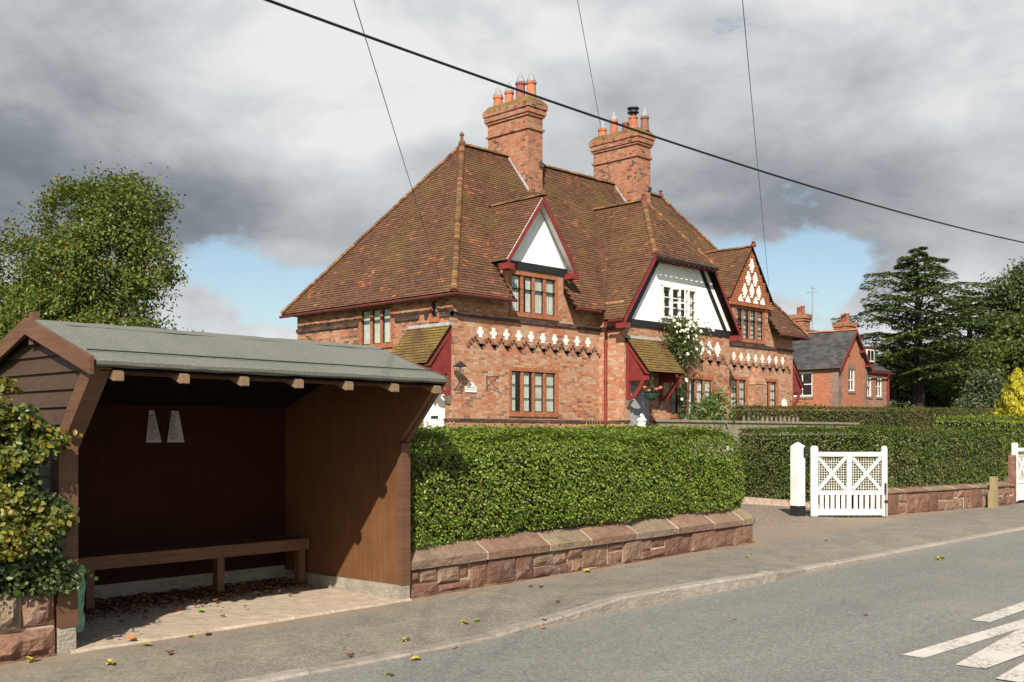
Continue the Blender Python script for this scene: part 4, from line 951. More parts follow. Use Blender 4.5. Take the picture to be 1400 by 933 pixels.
# ---- tiled slopes: every tile its own little slab
def clip(poly, cp):
    out = list(poly); n = len(cp)
    for k in range(n):
        (ax, ay), (bx, by) = cp[k], cp[(k + 1) % n]
        ins = lambda p: (bx - ax) * (p[1] - ay) - (by - ay) * (p[0] - ax) >= -1e-9
        res = []
        for i in range(len(out)):
            p, q = out[i - 1], out[i]; ip, iq = ins(p), ins(q)
            if ip != iq:
                d1_ = (bx - ax) * (p[1] - ay) - (by - ay) * (p[0] - ax); d2_ = (bx - ax) * (q[1] - ay) - (by - ay) * (q[0] - ax); t = d1_ / (d1_ - d2_)
                res.append((p[0] + (q[0] - p[0]) * t, p[1] + (q[1] - p[1]) * t))
            if iq: res.append(q)
        out = res
        if len(out) < 3: return []
    return out
def tiles(mb, P, e, s, poly, gauge=.1, width=.165, skip=None, lift=.022, seed=1, thick=.03):
    """P origin, e along the eave, s up the slope, poly ccw convex in (e,s)"""
    P, e, s = V(P), V(e).normalized(), V(s).normalized(); n = e.cross(s)
    if n.z < 0: n = -n
    area = sum(poly[k][0] * poly[(k + 1) % len(poly)][1] - poly[(k + 1) % len(poly)][0] * poly[k][1] for k in range(len(poly)))
    if area < 0: poly = poly[::-1]
    r = random.Random(seed); W = lambda x, y, h: P + e * x + s * y + n * h
    y0 = min(p[1] for p in poly); y1 = max(p[1] for p in poly); xa = min(p[0] for p in poly); xb = max(p[0] for p in poly)
    row = 0; y = y0 - .03
    while y < y1:
        x = xa - (width * .5 if row % 2 else 0); sag = .004 * math.sin(row * .7)
        while x < xb:
            g = .0025; rc = [(x + g, y), (x + width - g, y), (x + width - g, y + gauge + .012), (x + g, y + gauge + .012)]
            c = W(x + width / 2, y + gauge / 2, 0)
            if not (skip and skip(c)):
                pl = clip(rc, poly)
                if pl:
                    a, b = r.uniform(-.004, .005), r.uniform(-.004, .005); jy = r.uniform(-.005, .005)
                    H = lambda px, py: (lift + (a if px < x + width / 2 else b)) * (1 - (py - y) / (gauge + .012)) + .006
                    top = [W(px, py + (jy if abs(py - y) < 1e-6 else 0), H(px, py)) for px, py in pl]; mb.poly(top)
                    for k in range(len(pl)):
                        if abs(pl[k][1] - y) < 1e-6 and abs(pl[(k + 1) % len(pl)][1] - y) < 1e-6:
                            A, B = top[k], top[(k + 1) % len(pl)]; mb.poly([A, A - n * .022, B - n * .022, B]); break
            x += width
        y += gauge; row += 1
    # under-boarding
    return mb
def board(mb, P, e, s, poly, h=.0, th=.05):
    P, e, s = V(P), V(e).normalized(), V(s).normalized(); n = e.cross(s); n = -n if n.z < 0 else n
    mb.prism([P + e * x + s * y - n * h for x, y in poly], -n * th)
def ridge(mb, P, Q, r=.13, seg=.3, up=(0, 0, 1), seed=1, mound=1.0):
    P, Q = V(P), V(Q); d = Q - P; L = d.length; d.normalize(); sd = d.cross(V(up)).normalized(); u = sd.cross(d).normalized(); rr = random.Random(seed)
    k = max(1, round(L / seg)); st = L / k
    for i in range(k):
        a = P + d * (i * st); b = P + d * ((i + 1) * st + .015); j = rr.uniform(-.008, .008); ra, rb = r * (1.06 + rr.uniform(0, .05)), r * .96
        A = mb.add([a + sd * (ra * math.cos(t)) + u * (ra * math.sin(t) * mound * .8 - .03 + j) for t in [math.pi * q / 6 for q in range(7)]])
        B = mb.add([b + sd * (rb * math.cos(t)) + u * (rb * math.sin(t) * mound * .8 - .03 + j) for t in [math.pi * q / 6 for q in range(7)]])
        for q in range(6): mb.face((A[q], A[q + 1], B[q + 1], B[q]))
        mb.face(A[::-1]); mb.face(B)
cs, sn = 1 / math.sqrt(1 + TN * TN), TN / math.sqrt(1 + TN * TN)
HE = RIDGEV + OV; SLEN = HE / cs; E0, E1 = UL - .3, UR + .4; EL = E1 - E0
MC, MHW, MRZ, MEZ = 8.55, 3.06, 9.03, 4.93; MT = (MRZ - MEZ) / MHW; MF = PV - .30
def zmain(v): return EZ + TN * (v + OV)
def zmid(u): return MRZ - MT * abs(u - MC)
DZR = 8.22; DT = 1.34; DHW = 1.43
def skip_front(c):
    u, v = c.x, c.y
    if abs(u - MC) < MHW and zmid(u) > c.z + .03: return True
    for dc in (DA, DB):
        if abs(u - dc) < DHW - .15 and DZR - DT * abs(u - dc) > c.z + .12 : return True
        if abs(u - dc) < DW + .02 and v < .35: return True
    return False
trap = [(0, 0), (EL, 0), (EL - HE, SLEN), (HE, SLEN)]
mb = MB(); tiles(mb, (E0, -OV, EZ), (1, 0, 0), (0, cs, sn), trap, skip=skip_front, seed=1); roofA = hb(mb, 'roof', 'roof_tile')
tri = [(0, 0), (DV + 2 * OV, 0), (HE, SLEN)]
mb = MB(); tiles(mb, (E0, -OV, EZ), (0, 1, 0), (cs, 0, sn), tri, seed=2); hb(mb, 'roof', 'roof_tile')
mb = MB(); tiles(mb, (E1, -OV, EZ), (0, 1, 0), (-cs, 0, sn), tri, seed=3); hb(mb, 'roof', 'roof_tile')
mb = MB(); tiles(mb, (E0, DV + OV, EZ), (1, 0, 0), (0, -cs, sn), trap, seed=4, gauge=.2, width=.33); hb(mb, 'roof', 'roof_tile')
# boarding under the tiles (left / right / back whole, front in pieces round the dormers and the gable)
mb = MB()
board(mb, (E0, -OV, EZ), (0, 1, 0), (cs, 0, sn), tri); board(mb, (E1, -OV, EZ), (0, 1, 0), (-cs, 0, sn), tri); board(mb, (E0, DV + OV, EZ), (1, 0, 0), (0, -cs, sn), trap)
yb = 1.25
for x0, x1 in ((E0, DA - DW), (DA + DW, MU0), (MU1, DB - DW), (DB + DW, E1)):
    l0, l1 = x0 - E0, x1 - E0
    q = clip([(l0, 0), (l1, 0), (l1, yb), (l0, yb)], trap); board(mb, (E0, -OV, EZ), (1, 0, 0), (0, cs, sn), q)
board(mb, (E0, -OV, EZ), (1, 0, 0), (0, cs, sn), clip([(0, yb), (EL, yb), (EL, SLEN), (0, SLEN)], trap))
hb(mb, 'roof_boarding', 'dark_wood')
# middle gable roof
mcs, msn = 1 / math.sqrt(1 + MT * MT), MT / math.sqrt(1 + MT * MT); ML = MHW / mcs; HHW = 1.56; fh = 1 - HHW / MHW
vb_e, vb_r = (MEZ - EZ) / TN - OV, (MRZ - EZ) / TN - OV; HHB = .40
mp_ = [(0, 0), (vb_e - MF + .1, 0), (vb_r - MF + .12, ML), (HHB - MF, ML), (0, ML * fh)]
mb = MB(); tiles(mb, (MC - MHW, MF, MEZ), (0, 1, 0), (mcs, 0, msn), mp_, seed=5); tiles(mb, (MC + MHW, MF, MEZ), (0, 1, 0), (-mcs, 0, msn), mp_, seed=6)
hz0 = MEZ + MT * (MHW - HHW); hv = V((0, HHB - MF, MRZ - hz0)); hl = hv.length
tiles(mb, (MC - HHW - .03, MF - .06, hz0 - .05), (1, 0, 0), hv, [(0, 0), (2 * HHW + .06, 0), (HHW + .03, hl + .07)], seed=7)
midroof = hb(mb, 'roof', 'roof_tile')
mb = MB(); board(mb, (MC - MHW, MF + .02, MEZ), (0, 1, 0), (mcs, 0, msn), mp_); board(mb, (MC + MHW, MF + .02, MEZ), (0, 1, 0), (-mcs, 0, msn), mp_)
board(mb, (MC - HHW, MF - .02, hz0 - .02), (1, 0, 0), hv, [(.04, 0), (2 * HHW - .04, 0), (HHW, hl)]); hb(mb, 'roof_boarding', 'dark_wood')
# dormer roofs
def dormer_roof(c, vf, par, seed):
    mb = MB(); b = MB(); dc, ds = 1 / math.sqrt(1 + DT * DT), DT / math.sqrt(1 + DT * DT); L = DHW / dc; z0 = DZR - DT * DHW
    ve, vr_ = (z0 - EZ) / TN - OV + .12, (DZR - EZ) / TN - OV + .12
    q = [(0, 0), (ve - vf, 0), (vr_ - vf, L), (0, L)]
    for s in (-1, 1): tiles(mb, (c + s * DHW, vf, z0), (0, 1, 0), (-s * dc, 0, ds), q, seed=seed + s); board(b, (c + s * DHW, vf + .01, z0), (0, 1, 0), (-s * dc, 0, ds), q, 0, .03)
    mb.build('dormer_roof', 'roof_tile', par, HO); b.build('boarding', 'white_render' if seed == 20 else 'dark_wood', par, HO)
    m = MB(); ridge(m, (c, vf - .02, DZR + .03), (c, vr_, DZR + .02), .085, seed=seed); m.build('ridge_tiles', 'ridge_tile', par, HO)
dormer_roof(DA, -.30, d1, 20); dormer_roof(DB, -.10, d2, 30)
# ridges and hips
mb = MB(); RA, RB = V((E0 + HE, RIDGEV, RIDGEZ + .03)), V((E1 - HE, RIDGEV, RIDGEZ + .03)); ridge(mb, RA, RB, .11, seed=1)
hb(mb, 'ridge_tiles', 'ridge_tile')
mb = MB()
for c0, rp in (((E0, -OV), RA), ((E0, DV + OV), RA), ((E1, -OV), RB), ((E1, DV + OV), RB)): ridge(mb, (c0[0], c0[1], EZ + .045), rp, .095, .11, seed=int(abs(c0[0] * 10)) + 3, mound=1.15); hb(mb, 'hip_tiles', 'ridge_tile'); mb = MB()
mb = MB(); mr = V((MC, HHB, MRZ + .03)); ridge(mb, mr, (MC, vb_r + .1, MRZ + .03), .10, seed=6); hb(mb, 'ridge_tiles', 'ridge_tile')
for s in (-1, 1): mb = MB(); ridge(mb, (MC + s * HHW, MF, hz0 + .03), mr, .09, .11, seed=8 + s, mound=1.15); hb(mb, 'hip_tiles', 'ridge_tile')
# finials
def finial(p, h=.3, mat='ridge_tile'):
    mb = MB(); mb.lathe(p, [(.11, -.05), (.10, .05), (.05, .08), (.045, h * .6), (.075, h * .7), (.065, h * .85), (.02, h)], 10); hb(mb, 'finial', mat)
finial(RA + V((0, 0, .04)), .34); finial(RB + V((0, 0, .03)), .22, 'red_paint'); finial(mr + V((0, 0, .03)), .18, 'red_paint')
finial(V((DA, -.32, DZR + .06)), .10); finial(V((DB, -.12, DZR + .04)), .15, 'red_paint')
# gutters
def gutter(pts, r=.043, mat='gutter_red', name='gutter'): mb = MB(); mb.tube(pts, r, 8); hb(mb, name, mat)
gutter([(E0 - .05, -OV - .07, EZ - .06), (DA - DHW + .2, -OV - .07, EZ - .05)])
gutter([(E0 - .05, -OV - .07, EZ - .07), (E0 - .05, DV + OV, EZ - .07)])
gutter([(DA + DHW - .2, -OV - .07, EZ - .05), (MC - MHW - .1, -OV - .07, EZ - .06)]); gutter([(DB + DHW - .2, -OV - .07, EZ - .05), (E1 + .05, -OV - .07, EZ - .06)]); gutter([(E1 + .05, -OV, EZ - .06), (E1 + .05, DV + OV, EZ - .06)])
gutter([(MC - MHW - .06, MF, MEZ - .06), (MC - MHW - .06, vb_e - .1, MEZ - .05)]); gutter([(MC + MHW + .06, MF, MEZ - .06), (MC + MHW + .06, vb_e - .1, MEZ - .05)])
gutter([(MC - HHW - .02, MF - .12, hz0 - .08), (MC + HHW + .02, MF - .12, hz0 - .10)], .05, 'black_paint')
for i in range(12): u = MC - HHW + .1 + i * .27; hb(MB().box(u, u + .07, MF - .06, MF + .25, hz0 - .16, hz0 - .09), 'rafter_end', 'red_paint')
# downpipe with hopper, shoe and brackets
mb = MB(); x, y = MU0 - .07, -.30
mb.tube([(MC - MHW - .06, -.62, MEZ - .08), (MC - MHW - .06, -.58, MEZ - .2), (x, y - .02, MEZ - .42), (x, y, MEZ - .6), (x, y, 1.05)], .048, 10)
for z in (4.2, 3.1, 2.45, 1.6): mb.lathe((x, y, z), [(.062, 0), (.062, .07)], 10); mb.box(x, MU0 - .005, y - .015, y + .015, z + .02, z + .05)
hb(mb, 'downpipe', 'red_paint', smooth=False)
# gable fronts, timbers and bargeboards
mb = MB(); hz = MEZ + MT * (MHW - HHW) - .1
gz = lambda dx: MRZ - MT * dx
wp = [(MU0 + .02, 4.98), (WM_U[0], 4.98), (WM_U[0], WM_U[3]), (WM_U[1], WM_U[3]), (WM_U[1], 4.98), (MU1 - .02, 4.98), (MC + HHW + .15, hz), (MC - HHW - .15, hz)]
def gpol(mb, pts): mb.poly([FM.p(a, 0.0, z) for a, z in pts])
eL = lambda z: MC - (MRZ - z) / MT + .06
eR = lambda z: MC + (MRZ - z) / MT - .06
gpol(mb, [(eL(4.98), 4.98), (WM_U[0], 4.98), (WM_U[0], WM_U[3]), (eL(WM_U[3]), WM_U[3])]); gpol(mb, [(WM_U[1], 4.98), (eR(4.98), 4.98), (eR(WM_U[3]), WM_U[3]), (WM_U[1], WM_U[3])])
gpol(mb, [(eL(WM_U[3]), WM_U[3]), (eR(WM_U[3]), WM_U[3]), (eR(7.15), 7.15), (eL(7.15), 7.15)]); gpol(mb, [(WM_U[0], 4.98), (WM_U[1], 4.98), (WM_U[1], WM_U[2]), (WM_U[0], WM_U[2])])
hb(mb, 'gable_panel', 'white_render')
hb(MB().fbox(FM, MU0 - .06, MU1 + .06, -.05, .05, 4.78, 4.98), 'beam', 'black_paint')
for s in (-1, 1):
    mb = MB()
    bx = lambda z: MC + s * ((MRZ - z) / MT - (.32 if s > 0 else .40)); w = .20 if s > 0 else .26
    mb.prism([FM.p(bx(4.982), 0, 4.982), FM.p(bx(4.982) - s * w, 0, 4.982), FM.p(bx(7.05) - s * w, 0, 7.05), FM.p(bx(7.05), 0, 7.05)], FM.n * .03); hb(mb, 'timber', 'black_paint')
def barge(c, hw, zr, sl, vf, z_lo, z_hi, par, depth=.2, th=.035, foot=True, mat='red_paint', dz=.03):
    for s in (-1, 1):
        mb = MB(); xa = lambda z: c + s * (zr - z) / sl
        P = [(xa(z_lo), z_lo - dz), (xa(z_hi), z_hi - dz), (xa(z_hi), z_hi - depth * 1.5), (xa(z_lo), z_lo - depth * 1.5)]
        mb.prism([V((x, vf, z)) for x, z in P], (0, -th, 0))
        if foot: x = xa(z_lo); mb.box(min(x - s * .22, x + s * .06), max(x - s * .22, x + s * .06), vf - th - .03, vf + .26, z_lo - .30, z_lo - .14)
        mb.build('bargeboard', mat, par, HO)
barge(MC, MHW, MRZ, MT, MF + .01, MEZ + .02, hz0 + .05, ct, .115)
barge(DA, DHW, DZR, DT, -.29, DZR - DT * DHW + .03, DZR, d1, .135)
# dormer A: white triangle and black beam
mb = MB(); mb.poly([(DA - 1.22, -.02, 6.34), (DA + 1.22, -.02, 6.34), (DA, -.02, DZR - .1)]); mb.build('gable_panel', 'white_render', d1, HO)
mb = MB(); mb.box(DA - 1.3, DA + 1.3, -.06, .03, 6.14, 6.335); mb.build('beam', 'black_paint', d1, HO)
# dormer B: corbelled brick triangle with white crosses
mb = MB(); mb.poly([(DB - 1.36, -.03, 6.2), (DB + 1.36, -.03, 6.2), (DB, -.03, DZR - .05)])
z = 6.22; k = 0
while z < DZR - .15:
    w = (DZR - .06 - z) / DT - .02; x = -w + (k % 2) * .08
    while x < w - .07: mb.box(DB + x, DB + x + .085, -.062, -.031, z, z + .055); x += .16
    z += .082; k += 1
mb.build('gable_panel', 'orange_brick', d2, HO)
mb = MB(); mb.box(DB - 1.38, DB + 1.38, -.10, .03, 6.08, 6.19); mb.build('cornice', 'orange_brick', d2, HO)
def cross_pts(cx, cz, w, h, steps):
    """stepped diamond as a set of stacked bands (half width, z0, z1)"""
    out = []; n = steps
    for i in range(-n, n + 1): out.append((w / 2 * (1 - abs(i) / (n + 1.0)), cz + h * (i - .5) / (2 * n + 1), cz + h * (i + .5) / (2 * n + 1)))
    return out
def cross(mb, F, cx, cz, w, h, steps, d0, d1):
    for hw, z0, z1 in cross_pts(cx, cz, w, h, steps): mb.fbox(F, cx - hw, cx + hw, d0, d1, z0, z1)
mb = MB(); FD = Fr((0, -.03, 0), (1, 0, 0), (0, -1, 0))
for (dx, dz) in ((0, 1.32), (-.22, .86), (.22, .86), (-.46, .40), (0, .44), (.46, .40)): mb = MB(); cross(mb, FD, DB + dx, 6.22 + dz, .30, .50, 2, .0, .045); mb.build('white_cross', 'white_paint', d2, HO)
for dx in (-.72, -.25, .25, .72):
    mb = MB()
    for i in range(3): mb.fbox(FD, DB + dx - .14 * (1 - i / 3), DB + dx + .14 * (1 - i / 3), 0, .047, 6.22 + .08 * i, 6.22 + .08 * (i + 1))
    mb.build('white_half_cross', 'white_paint', d2, HO)
# white cross bands and the zigzag of projecting bricks
def band(F, cs_, cz, w, h, steps, zig=True):
    for c in cs_: mb = MB(); cross(mb, F, c, cz, w, h, steps, 0, .012); hb(mb, 'white_cross', 'white_paint')
    if not zig: return
    mb = MB(); sp = cs_[1] - cs_[0]; n = 3
    for c in list(cs_) + [cs_[-1] + sp]:
        for sgn in (-1, 1):
            for i in range(n + 1):
                x = c - sp / 2 + sgn * 0 + (0 if False else 0); 
        lo = cz - h / 2 - .16
        for i in range(-n, n + 1):
            a = c - sp / 2 + sp / 2 * i / n; z = lo + .16 + h * .12 - .082 * abs(i) + .0
            mb.fbox(F, a - .038, a + .038, 0, .065, z - .033, z + .033)
    hb(mb, 'zigzag_brickwork', 'brick_side')
band(FA, [.92 + .49 * i for i in range(10)], 4.29, .225, .28, 1)
band(FA, [12.2 + .466 * i for i in range(10)], 4.29, .225, .28, 1)
band(FM, [8.38 + .47 * i for i in range(6)], 4.33, .34, .46, 2)
# chevron brickwork above the ground floor window
# little tapered flue built against the right cottage wall
mb = MB(); mb.hexa([FA.p(14.1, 0, 1.0), FA.p(14.95, 0, 1.0), FA.p(14.95, .22, 1.0), FA.p(14.1, .22, 1.0), FA.p(14.1, 0, 3.35), FA.p(14.95, 0, 3.35), FA.p(14.95, .22, 3.35), FA.p(14.1, .22, 3.35)])
mb.hexa([FA.p(14.1, 0, 3.352), FA.p(14.95, 0, 3.352), FA.p(14.95, .24, 3.352), FA.p(14.1, .24, 3.352), FA.p(14.4, 0, 3.95), FA.p(14.65, 0, 3.95), FA.p(14.65, .06, 3.95), FA.p(14.4, .06, 3.95)])
hb(mb, 'flue', 'brick_side')

# chimneys
def chimney(u0, u1, v0, v1, ztop, pots, seed):
    mb = MB(); mb.box(u0, u1, v0, v1, 8.0, ztop - .55)
    def ringb(e, z0, z1): mb.box(u0 - e, u1 + e, v0 - e, v1 + e, z0, z1)
    ringb(.05, ztop - .98, ztop - .91); ringb(.002, ztop - .91, ztop - .549); ringb(.05, ztop - .55, ztop - .47); ringb(.09, ztop - .47, ztop - .30); ringb(.125, ztop - .30, ztop - .14)
    mb.box(u0 - .045, u1 - .1, v0 - .05, v0 + .001, 9.0, ztop - 1.3) if False else None
    ch = hb(mb, 'chimney', 'chimney_brick')
    mb = MB(); e = .125; q = .02
    mb.hexa([(u0 - e, v0 - e, ztop - .139), (u1 + e, v0 - e, ztop - .139), (u1 + e, v1 + e, ztop - .139), (u0 - e, v1 + e, ztop - .139), (u0 + q, v0 + q, ztop + .05), (u1 - q, v0 + q, ztop + .05), (u1 - q, v1 - q, ztop + .05), (u0 + q, v1 - q, ztop + .05)]); mb.build('cap', 'porch_tile', ch, HO)
    mb = MB(); mb.box(u1 - .16, u1 + .035, v0 - .03, v0 + .02, ztop - 2.1, ztop - 1.95); mb.build('corbel', 'dark_brick', ch, HO)
    # stepped lead flashing on the left face
    mb = MB(); zl = lambda v: zmain(v) if v < RIDGEV else zmain(2 * RIDGEV - v)
    mb.prism([(u0 - .012, v0 - .03, zl(v0) - .05), (u0 - .012, RIDGEV, RIDGEZ - .05), (u0 - .012, RIDGEV, RIDGEZ + .10), (u0 - .012, v0 - .03, zl(v0) + .12)], (-.01, 0, 0)); mb.build('flashing', 'lead', ch, HO)
    for (fv, fu, h, r, mat, top) in pots:
        mb = MB(); c = (u0 + (u1 - u0) * fu, v0 + (v1 - v0) * fv, ztop)
        mb.lathe(c, [(r * 1.12, 0), (r, .06), (r * .86, h - .08), (r * 1.03, h - .07), (r * 1.05, h - .02), (r * .9, h)], 14); mb.mi = 1
        if top == 'cone':
            mb.lathe((c[0], c[1], c[2] + h), [(r * .95, 0), (r * .98, .03), (r * .4, .24), (.008, .37)], 10)
        elif top == 'cowl':
            mb.lathe((c[0], c[1], c[2] + h), [(r * .7, 0), (r * .7, .12), (r * 1.25, .13), (r * 1.25, .17), (r * .9, .18), (r * .9, .26), (r * 1.3, .27), (r * 1.3, .31), (.02, .36)], 12)
        else: mb.lathe((c[0], c[1], c[2] + h), [(r * .5, 0), (r * .5, .14), (r * .3, .16)], 10)
        mb.build('chimney_pot', [mat, 'iron' if top == 'cowl' else 'steel'], ch, HO)
chimney(5.47, 6.13, 2.57, 4.38, 12.15, [(.92, .5, .44, .165, 'pot_clay', 'cone'), (.64, .5, .48, .155, 'pot_clay', 'cone'), (.36, .5, .66, .165, 'pot_dark', 'cone'), (.1, .5, .58, .165, 'pot_clay', 'cone')], 1)
chimney(10.85, 11.6, 2.44, 4.43, 12.25, [(.95, .5, .40, .16, 'pot_clay', 'cone'), (.68, .5, .60, .15, 'pot_clay', 'cone'), (.5, .8, .50, .14, 'pot_dark', 'stub'), (.24, .5, .56, .165, 'pot_clay', 'cowl'), (.04, .7, .50, .15, 'pot_dark', 'cone')], 2)

# porches
def porch(F, a0, a1, roof_seed):
    zt, zb_, dp = 4.42, 3.38, .86
    sl = V((0, 0, zt - zb_)) - F.n * dp; L = sl.length
    mb = MB(); tiles(mb, F.p(a0 - .03, dp + .02, zb_), F.t, sl, [(0, 0), (a1 - a0 + .06, 0), (a1 - a0 + .06, L), (0, L)], seed=roof_seed); pr = hb(mb, 'porch_roof', 'porch_tile')
    mb = MB(); board(mb, F.p(a0 - .02, dp, zb_), F.t, sl, [(0, 0), (a1 - a0 + .04, 0), (a1 - a0 + .04, L - .02), (0, L - .02)], .0, .04); mb.build('soffit', 'dark_wood', pr, HO)
    mb = MB(); mb.fbox(F, a0, a1, .005, .05, zt - .02, zt + .07); mb.build('flashing', 'lead', pr, HO)
    for a in (a0, a1 - .09):
        mb = MB(); w = .09
        mb.fbox(F, a, a + w, .0, .12, 2.58, zt - .1)                            # wall post
        mb.fbox(F, a, a + w, .121, dp - .06, 3.14, 3.27)                        # beam
        P = [F.p(a + .02, .121, 3.272), F.p(a + .02, dp - .22, 3.272), F.p(a + .02, .121, 4.05)]; mb.prism(P, F.t * .04)      # boarded spandrel
        mb.prism([F.p(a - .01, dp - .02, zb_ - .06), F.p(a - .01, dp - .02, zb_ + .06 - .09), F.p(a - .01, .0, zt - .07), F.p(a - .01, .0, zt - .22), F.p(a - .01, dp - .12, zb_ - .06)], F.t * (w + .02))
        pts = [(.121, 2.66), (.25, 2.75), (.42, 2.93), (.56, 3.139), (.68, 3.139), (.52, 2.84), (.33, 2.63), (.121, 2.585)]
        mb.prism([F.p(a + .012, d, z) for d, z in pts], F.t * .065)
        for z in (3.45, 3.63, 3.81): mb.fbox(F, a + .014, a + .066, .122, .122 + max(.05, (4.05 - z) * .78 - .03), z, z + .012)
        mb.build('bracket', 'red_paint', pr, HO)
        mb = MB(); mb.hexa([F.p(a + .01, -.02, 2.36), F.p(a + w - .01, -.02, 2.36), F.p(a + w - .01, .06, 2.36), F.p(a + .01, .06, 2.36), F.p(a - .05, -.02, 2.575), F.p(a + w + .05, -.02, 2.575), F.p(a + w + .05, .2, 2.575), F.p(a - .05, .2, 2.575)]); mb.build('corbel', 'corbel', pr, HO)
porch(FL, .03, 1.72, 40); porch(FM, 5.95, 7.64, 41); porch(FRR, .03, 1.72, 42)

# small things fixed on the walls
def at(F, a, d, z): p = F.p(a, d, z); return (HX + p.x, HY + p.y, p.z)
def plaque(label, a, z, w, h, arch):
    t = thing('name_plaque', label, 'plaque', at(FA, a, 0.002, z), 0, 'white plaques on the cottage wall')
    pts = [(-w / 2, 0), (w / 2, 0), (w / 2, h * .62)] + [(w * .34 * math.cos(q), h * .62 + h * .38 * math.sin(q)) for q in [math.pi * i / 10 for i in range(11)]] + [(-w / 2, h * .62)]
    mb = MB(); mb.prism([V((x, 0, z_)) for x, z_ in pts], (0, -.03, 0)); mb.build('board', 'white_paint', t)
    if arch:
        mb = MB()
        for z_, n in ((h * .40, 7), (h * .18, 6)):
            for i in range(n): x = -w * .38 + w * .76 * i / n; mb.box(x, x + w * .07, -.034, -.031, z_, z_ + h * .09)
        mb.lathe((0, -.03, h * .78), [(.02, 0), (.02, .01)], 8); mb.build('lettering', 'ink', t)
plaque('white shaped house name plaque beside the lantern on the left corner', .55, 2.68, .40, .27, True)
plaque('plain white arched plaque at the right end of the cottage front', 16.5, 2.55, .34, .34, False)
ln = thing('wall_lantern', 'black iron wall lantern on the left corner of the cottage', 'lantern', at(FA, -.05, 0, 3.0))
mb = MB(); mb.tube([(0, 0, -.25), (0, -.06, -.28), (0, -.22, -.1), (0, -.26, .32), (0, -.26, .42)], .012, 6); mb.lathe((0, -.26, .20), [(.03, .1), (.20, .12), (.06, .22), (.02, .26)], 10); mb.build('arm', 'iron', ln)
mb = MB(); mb.lathe((0, -.26, .02), [(.05, 0), (.085, .1), (.085, .22), (.05, .28)], 10); mb.build('glass_shade', 'glass', ln)
bk = thing('basket_bracket', 'empty black wrought iron hanging basket bracket on the brick wall', 'bracket', at(FA, 1.15, 0, 2.95))
mb = MB(); mb.tube([(0, -.01, -.18), (0, -.01, .2)], .014, 6); mb.tube([(0, -.01, .16), (.1, -.36, .16), (.1, -.40, .19)], .012, 6); mb.tube([(0, -.01, -.12), (.05, -.18, .02), (.1, -.34, .15)], .01, 6); mb.build('arm', 'iron', bk)
bs = thing('hanging_basket', 'green hanging basket of red and pink flowers under the middle porch', 'hanging basket', at(FM, 6.2, .75, 2.55))
mb = MB(); mb.lathe((0, 0, 0), [(.05, 0), (.17, .06), (.23, .17), (.24, .2)], 14); mb.build('bowl', 'basket_green', bs)
mb = MB()
for k in range(3): a = k * 2.09; mb.tube([(.22 * math.cos(a), .22 * math.sin(a), .2), (0, 0, .72)], .004, 4)
mb.build('chain', 'iron', bs)
P = unit(260) * np.array([.27, .27, .16]) * RNG.uniform(.5, 1, (260, 1)) + np.array([0, 0, .28]); leaf_mesh('leaves', P, unit(260) + np.array([0, -.5, .6]), .09, 'shrub_leaf', bs)
P = np.concatenate([P, (RNG.normal(size=(30, 3)) * np.array([.03, .03, .18]) + np.array([0, .02, .62]))]) 
leaf_mesh('trailing_leaves', P[-30:], unit(30) + np.array([0, -.5, .3]), .09, 'shrub_leaf', bs)
for k in range(9):
    a = k * 2.4; mb = MB(); mb.lathe((.24 * math.cos(a), .24 * math.sin(a) - .05, .25 + .1 * ((k * 7) % 4) / 3), [(.015, 0), (.05, .02), (.055, .05), (.02, .075)], 8); mb.build('flower', 'petal_pink', bs)

# climbing rose over the middle porch
rb = thing('climbing_rose', 'climbing rose with creamy white blooms on the white gable wall', 'climbing plant', at(FM, 8.3, .1, 2.1))
mb = MB(); base = V((.15, -.05, -1.0))
for k in range(7):
    x = -.55 + .25 * k; mb.tube([base + V((.04 * k, 0, 0)), base + V((.1 * k - .2, -.05, 1.6)), V((x * .6, -.12, 1.9)), V((x, -.15, 2.5 + .25 * math.sin(k)))], [.02, .018, .012, .006], 5)
mb.build('stem', 'bark', rb)
n = 2200; q = RNG.normal(size=(n, 3)) * np.array([.45, .10, .42]) + np.array([.08, -.22, 2.35]); q = q[(q[:, 2] > 1.5) & (q[:, 2] < 3.1)]; q[:, 1] = np.minimum(q[:, 1], -.03)
leaf_mesh('leaves', q, unit(len(q)) + np.array([0, -.9, .4]), .095, 'rose_leaf', rb)
n = 260; q = RNG.normal(size=(n, 3)) * np.array([.09, .06, .6]) + np.array([.1, -.2, .8]); q[:, 1] = np.minimum(q[:, 1], -.03); leaf_mesh('lower_leaves', q, unit(n) + np.array([0, -.9, .4]), .09, 'rose_leaf', rb)
mb = MB(); mb.lathe((0, 0, 0), [(.02, -.03), (.055, -.01), (.068, .025), (.045, .05), (.01, .055)], 9); bl = mb.build('blossom', 'petal_white', rb)
rr = random.Random(11); spots = [(rr.gauss(.05, .42), -.34 - rr.random() * .06, 2.75 + rr.gauss(0, .14)) for _ in range(24)] + [(rr.gauss(.1, .5), -.32, 2.2 + rr.gauss(0, .3)) for _ in range(16)] + [(rr.gauss(.1, .12), -.3, .9 + rr.gauss(0, .4)) for _ in range(5)]
bl.location = spots[0]; bl.rotation_euler = (1.2, 0, 0)
for s_ in spots[1:]:
    c = bl.copy(); COL.objects.link(c); c.parent = rb; c.location = s_; c.rotation_euler = (rr.uniform(.8, 1.6), rr.uniform(-.6, .6), rr.uniform(-1, 1)); k = rr.uniform(.45, 1.05); c.scale = (k, k, k)

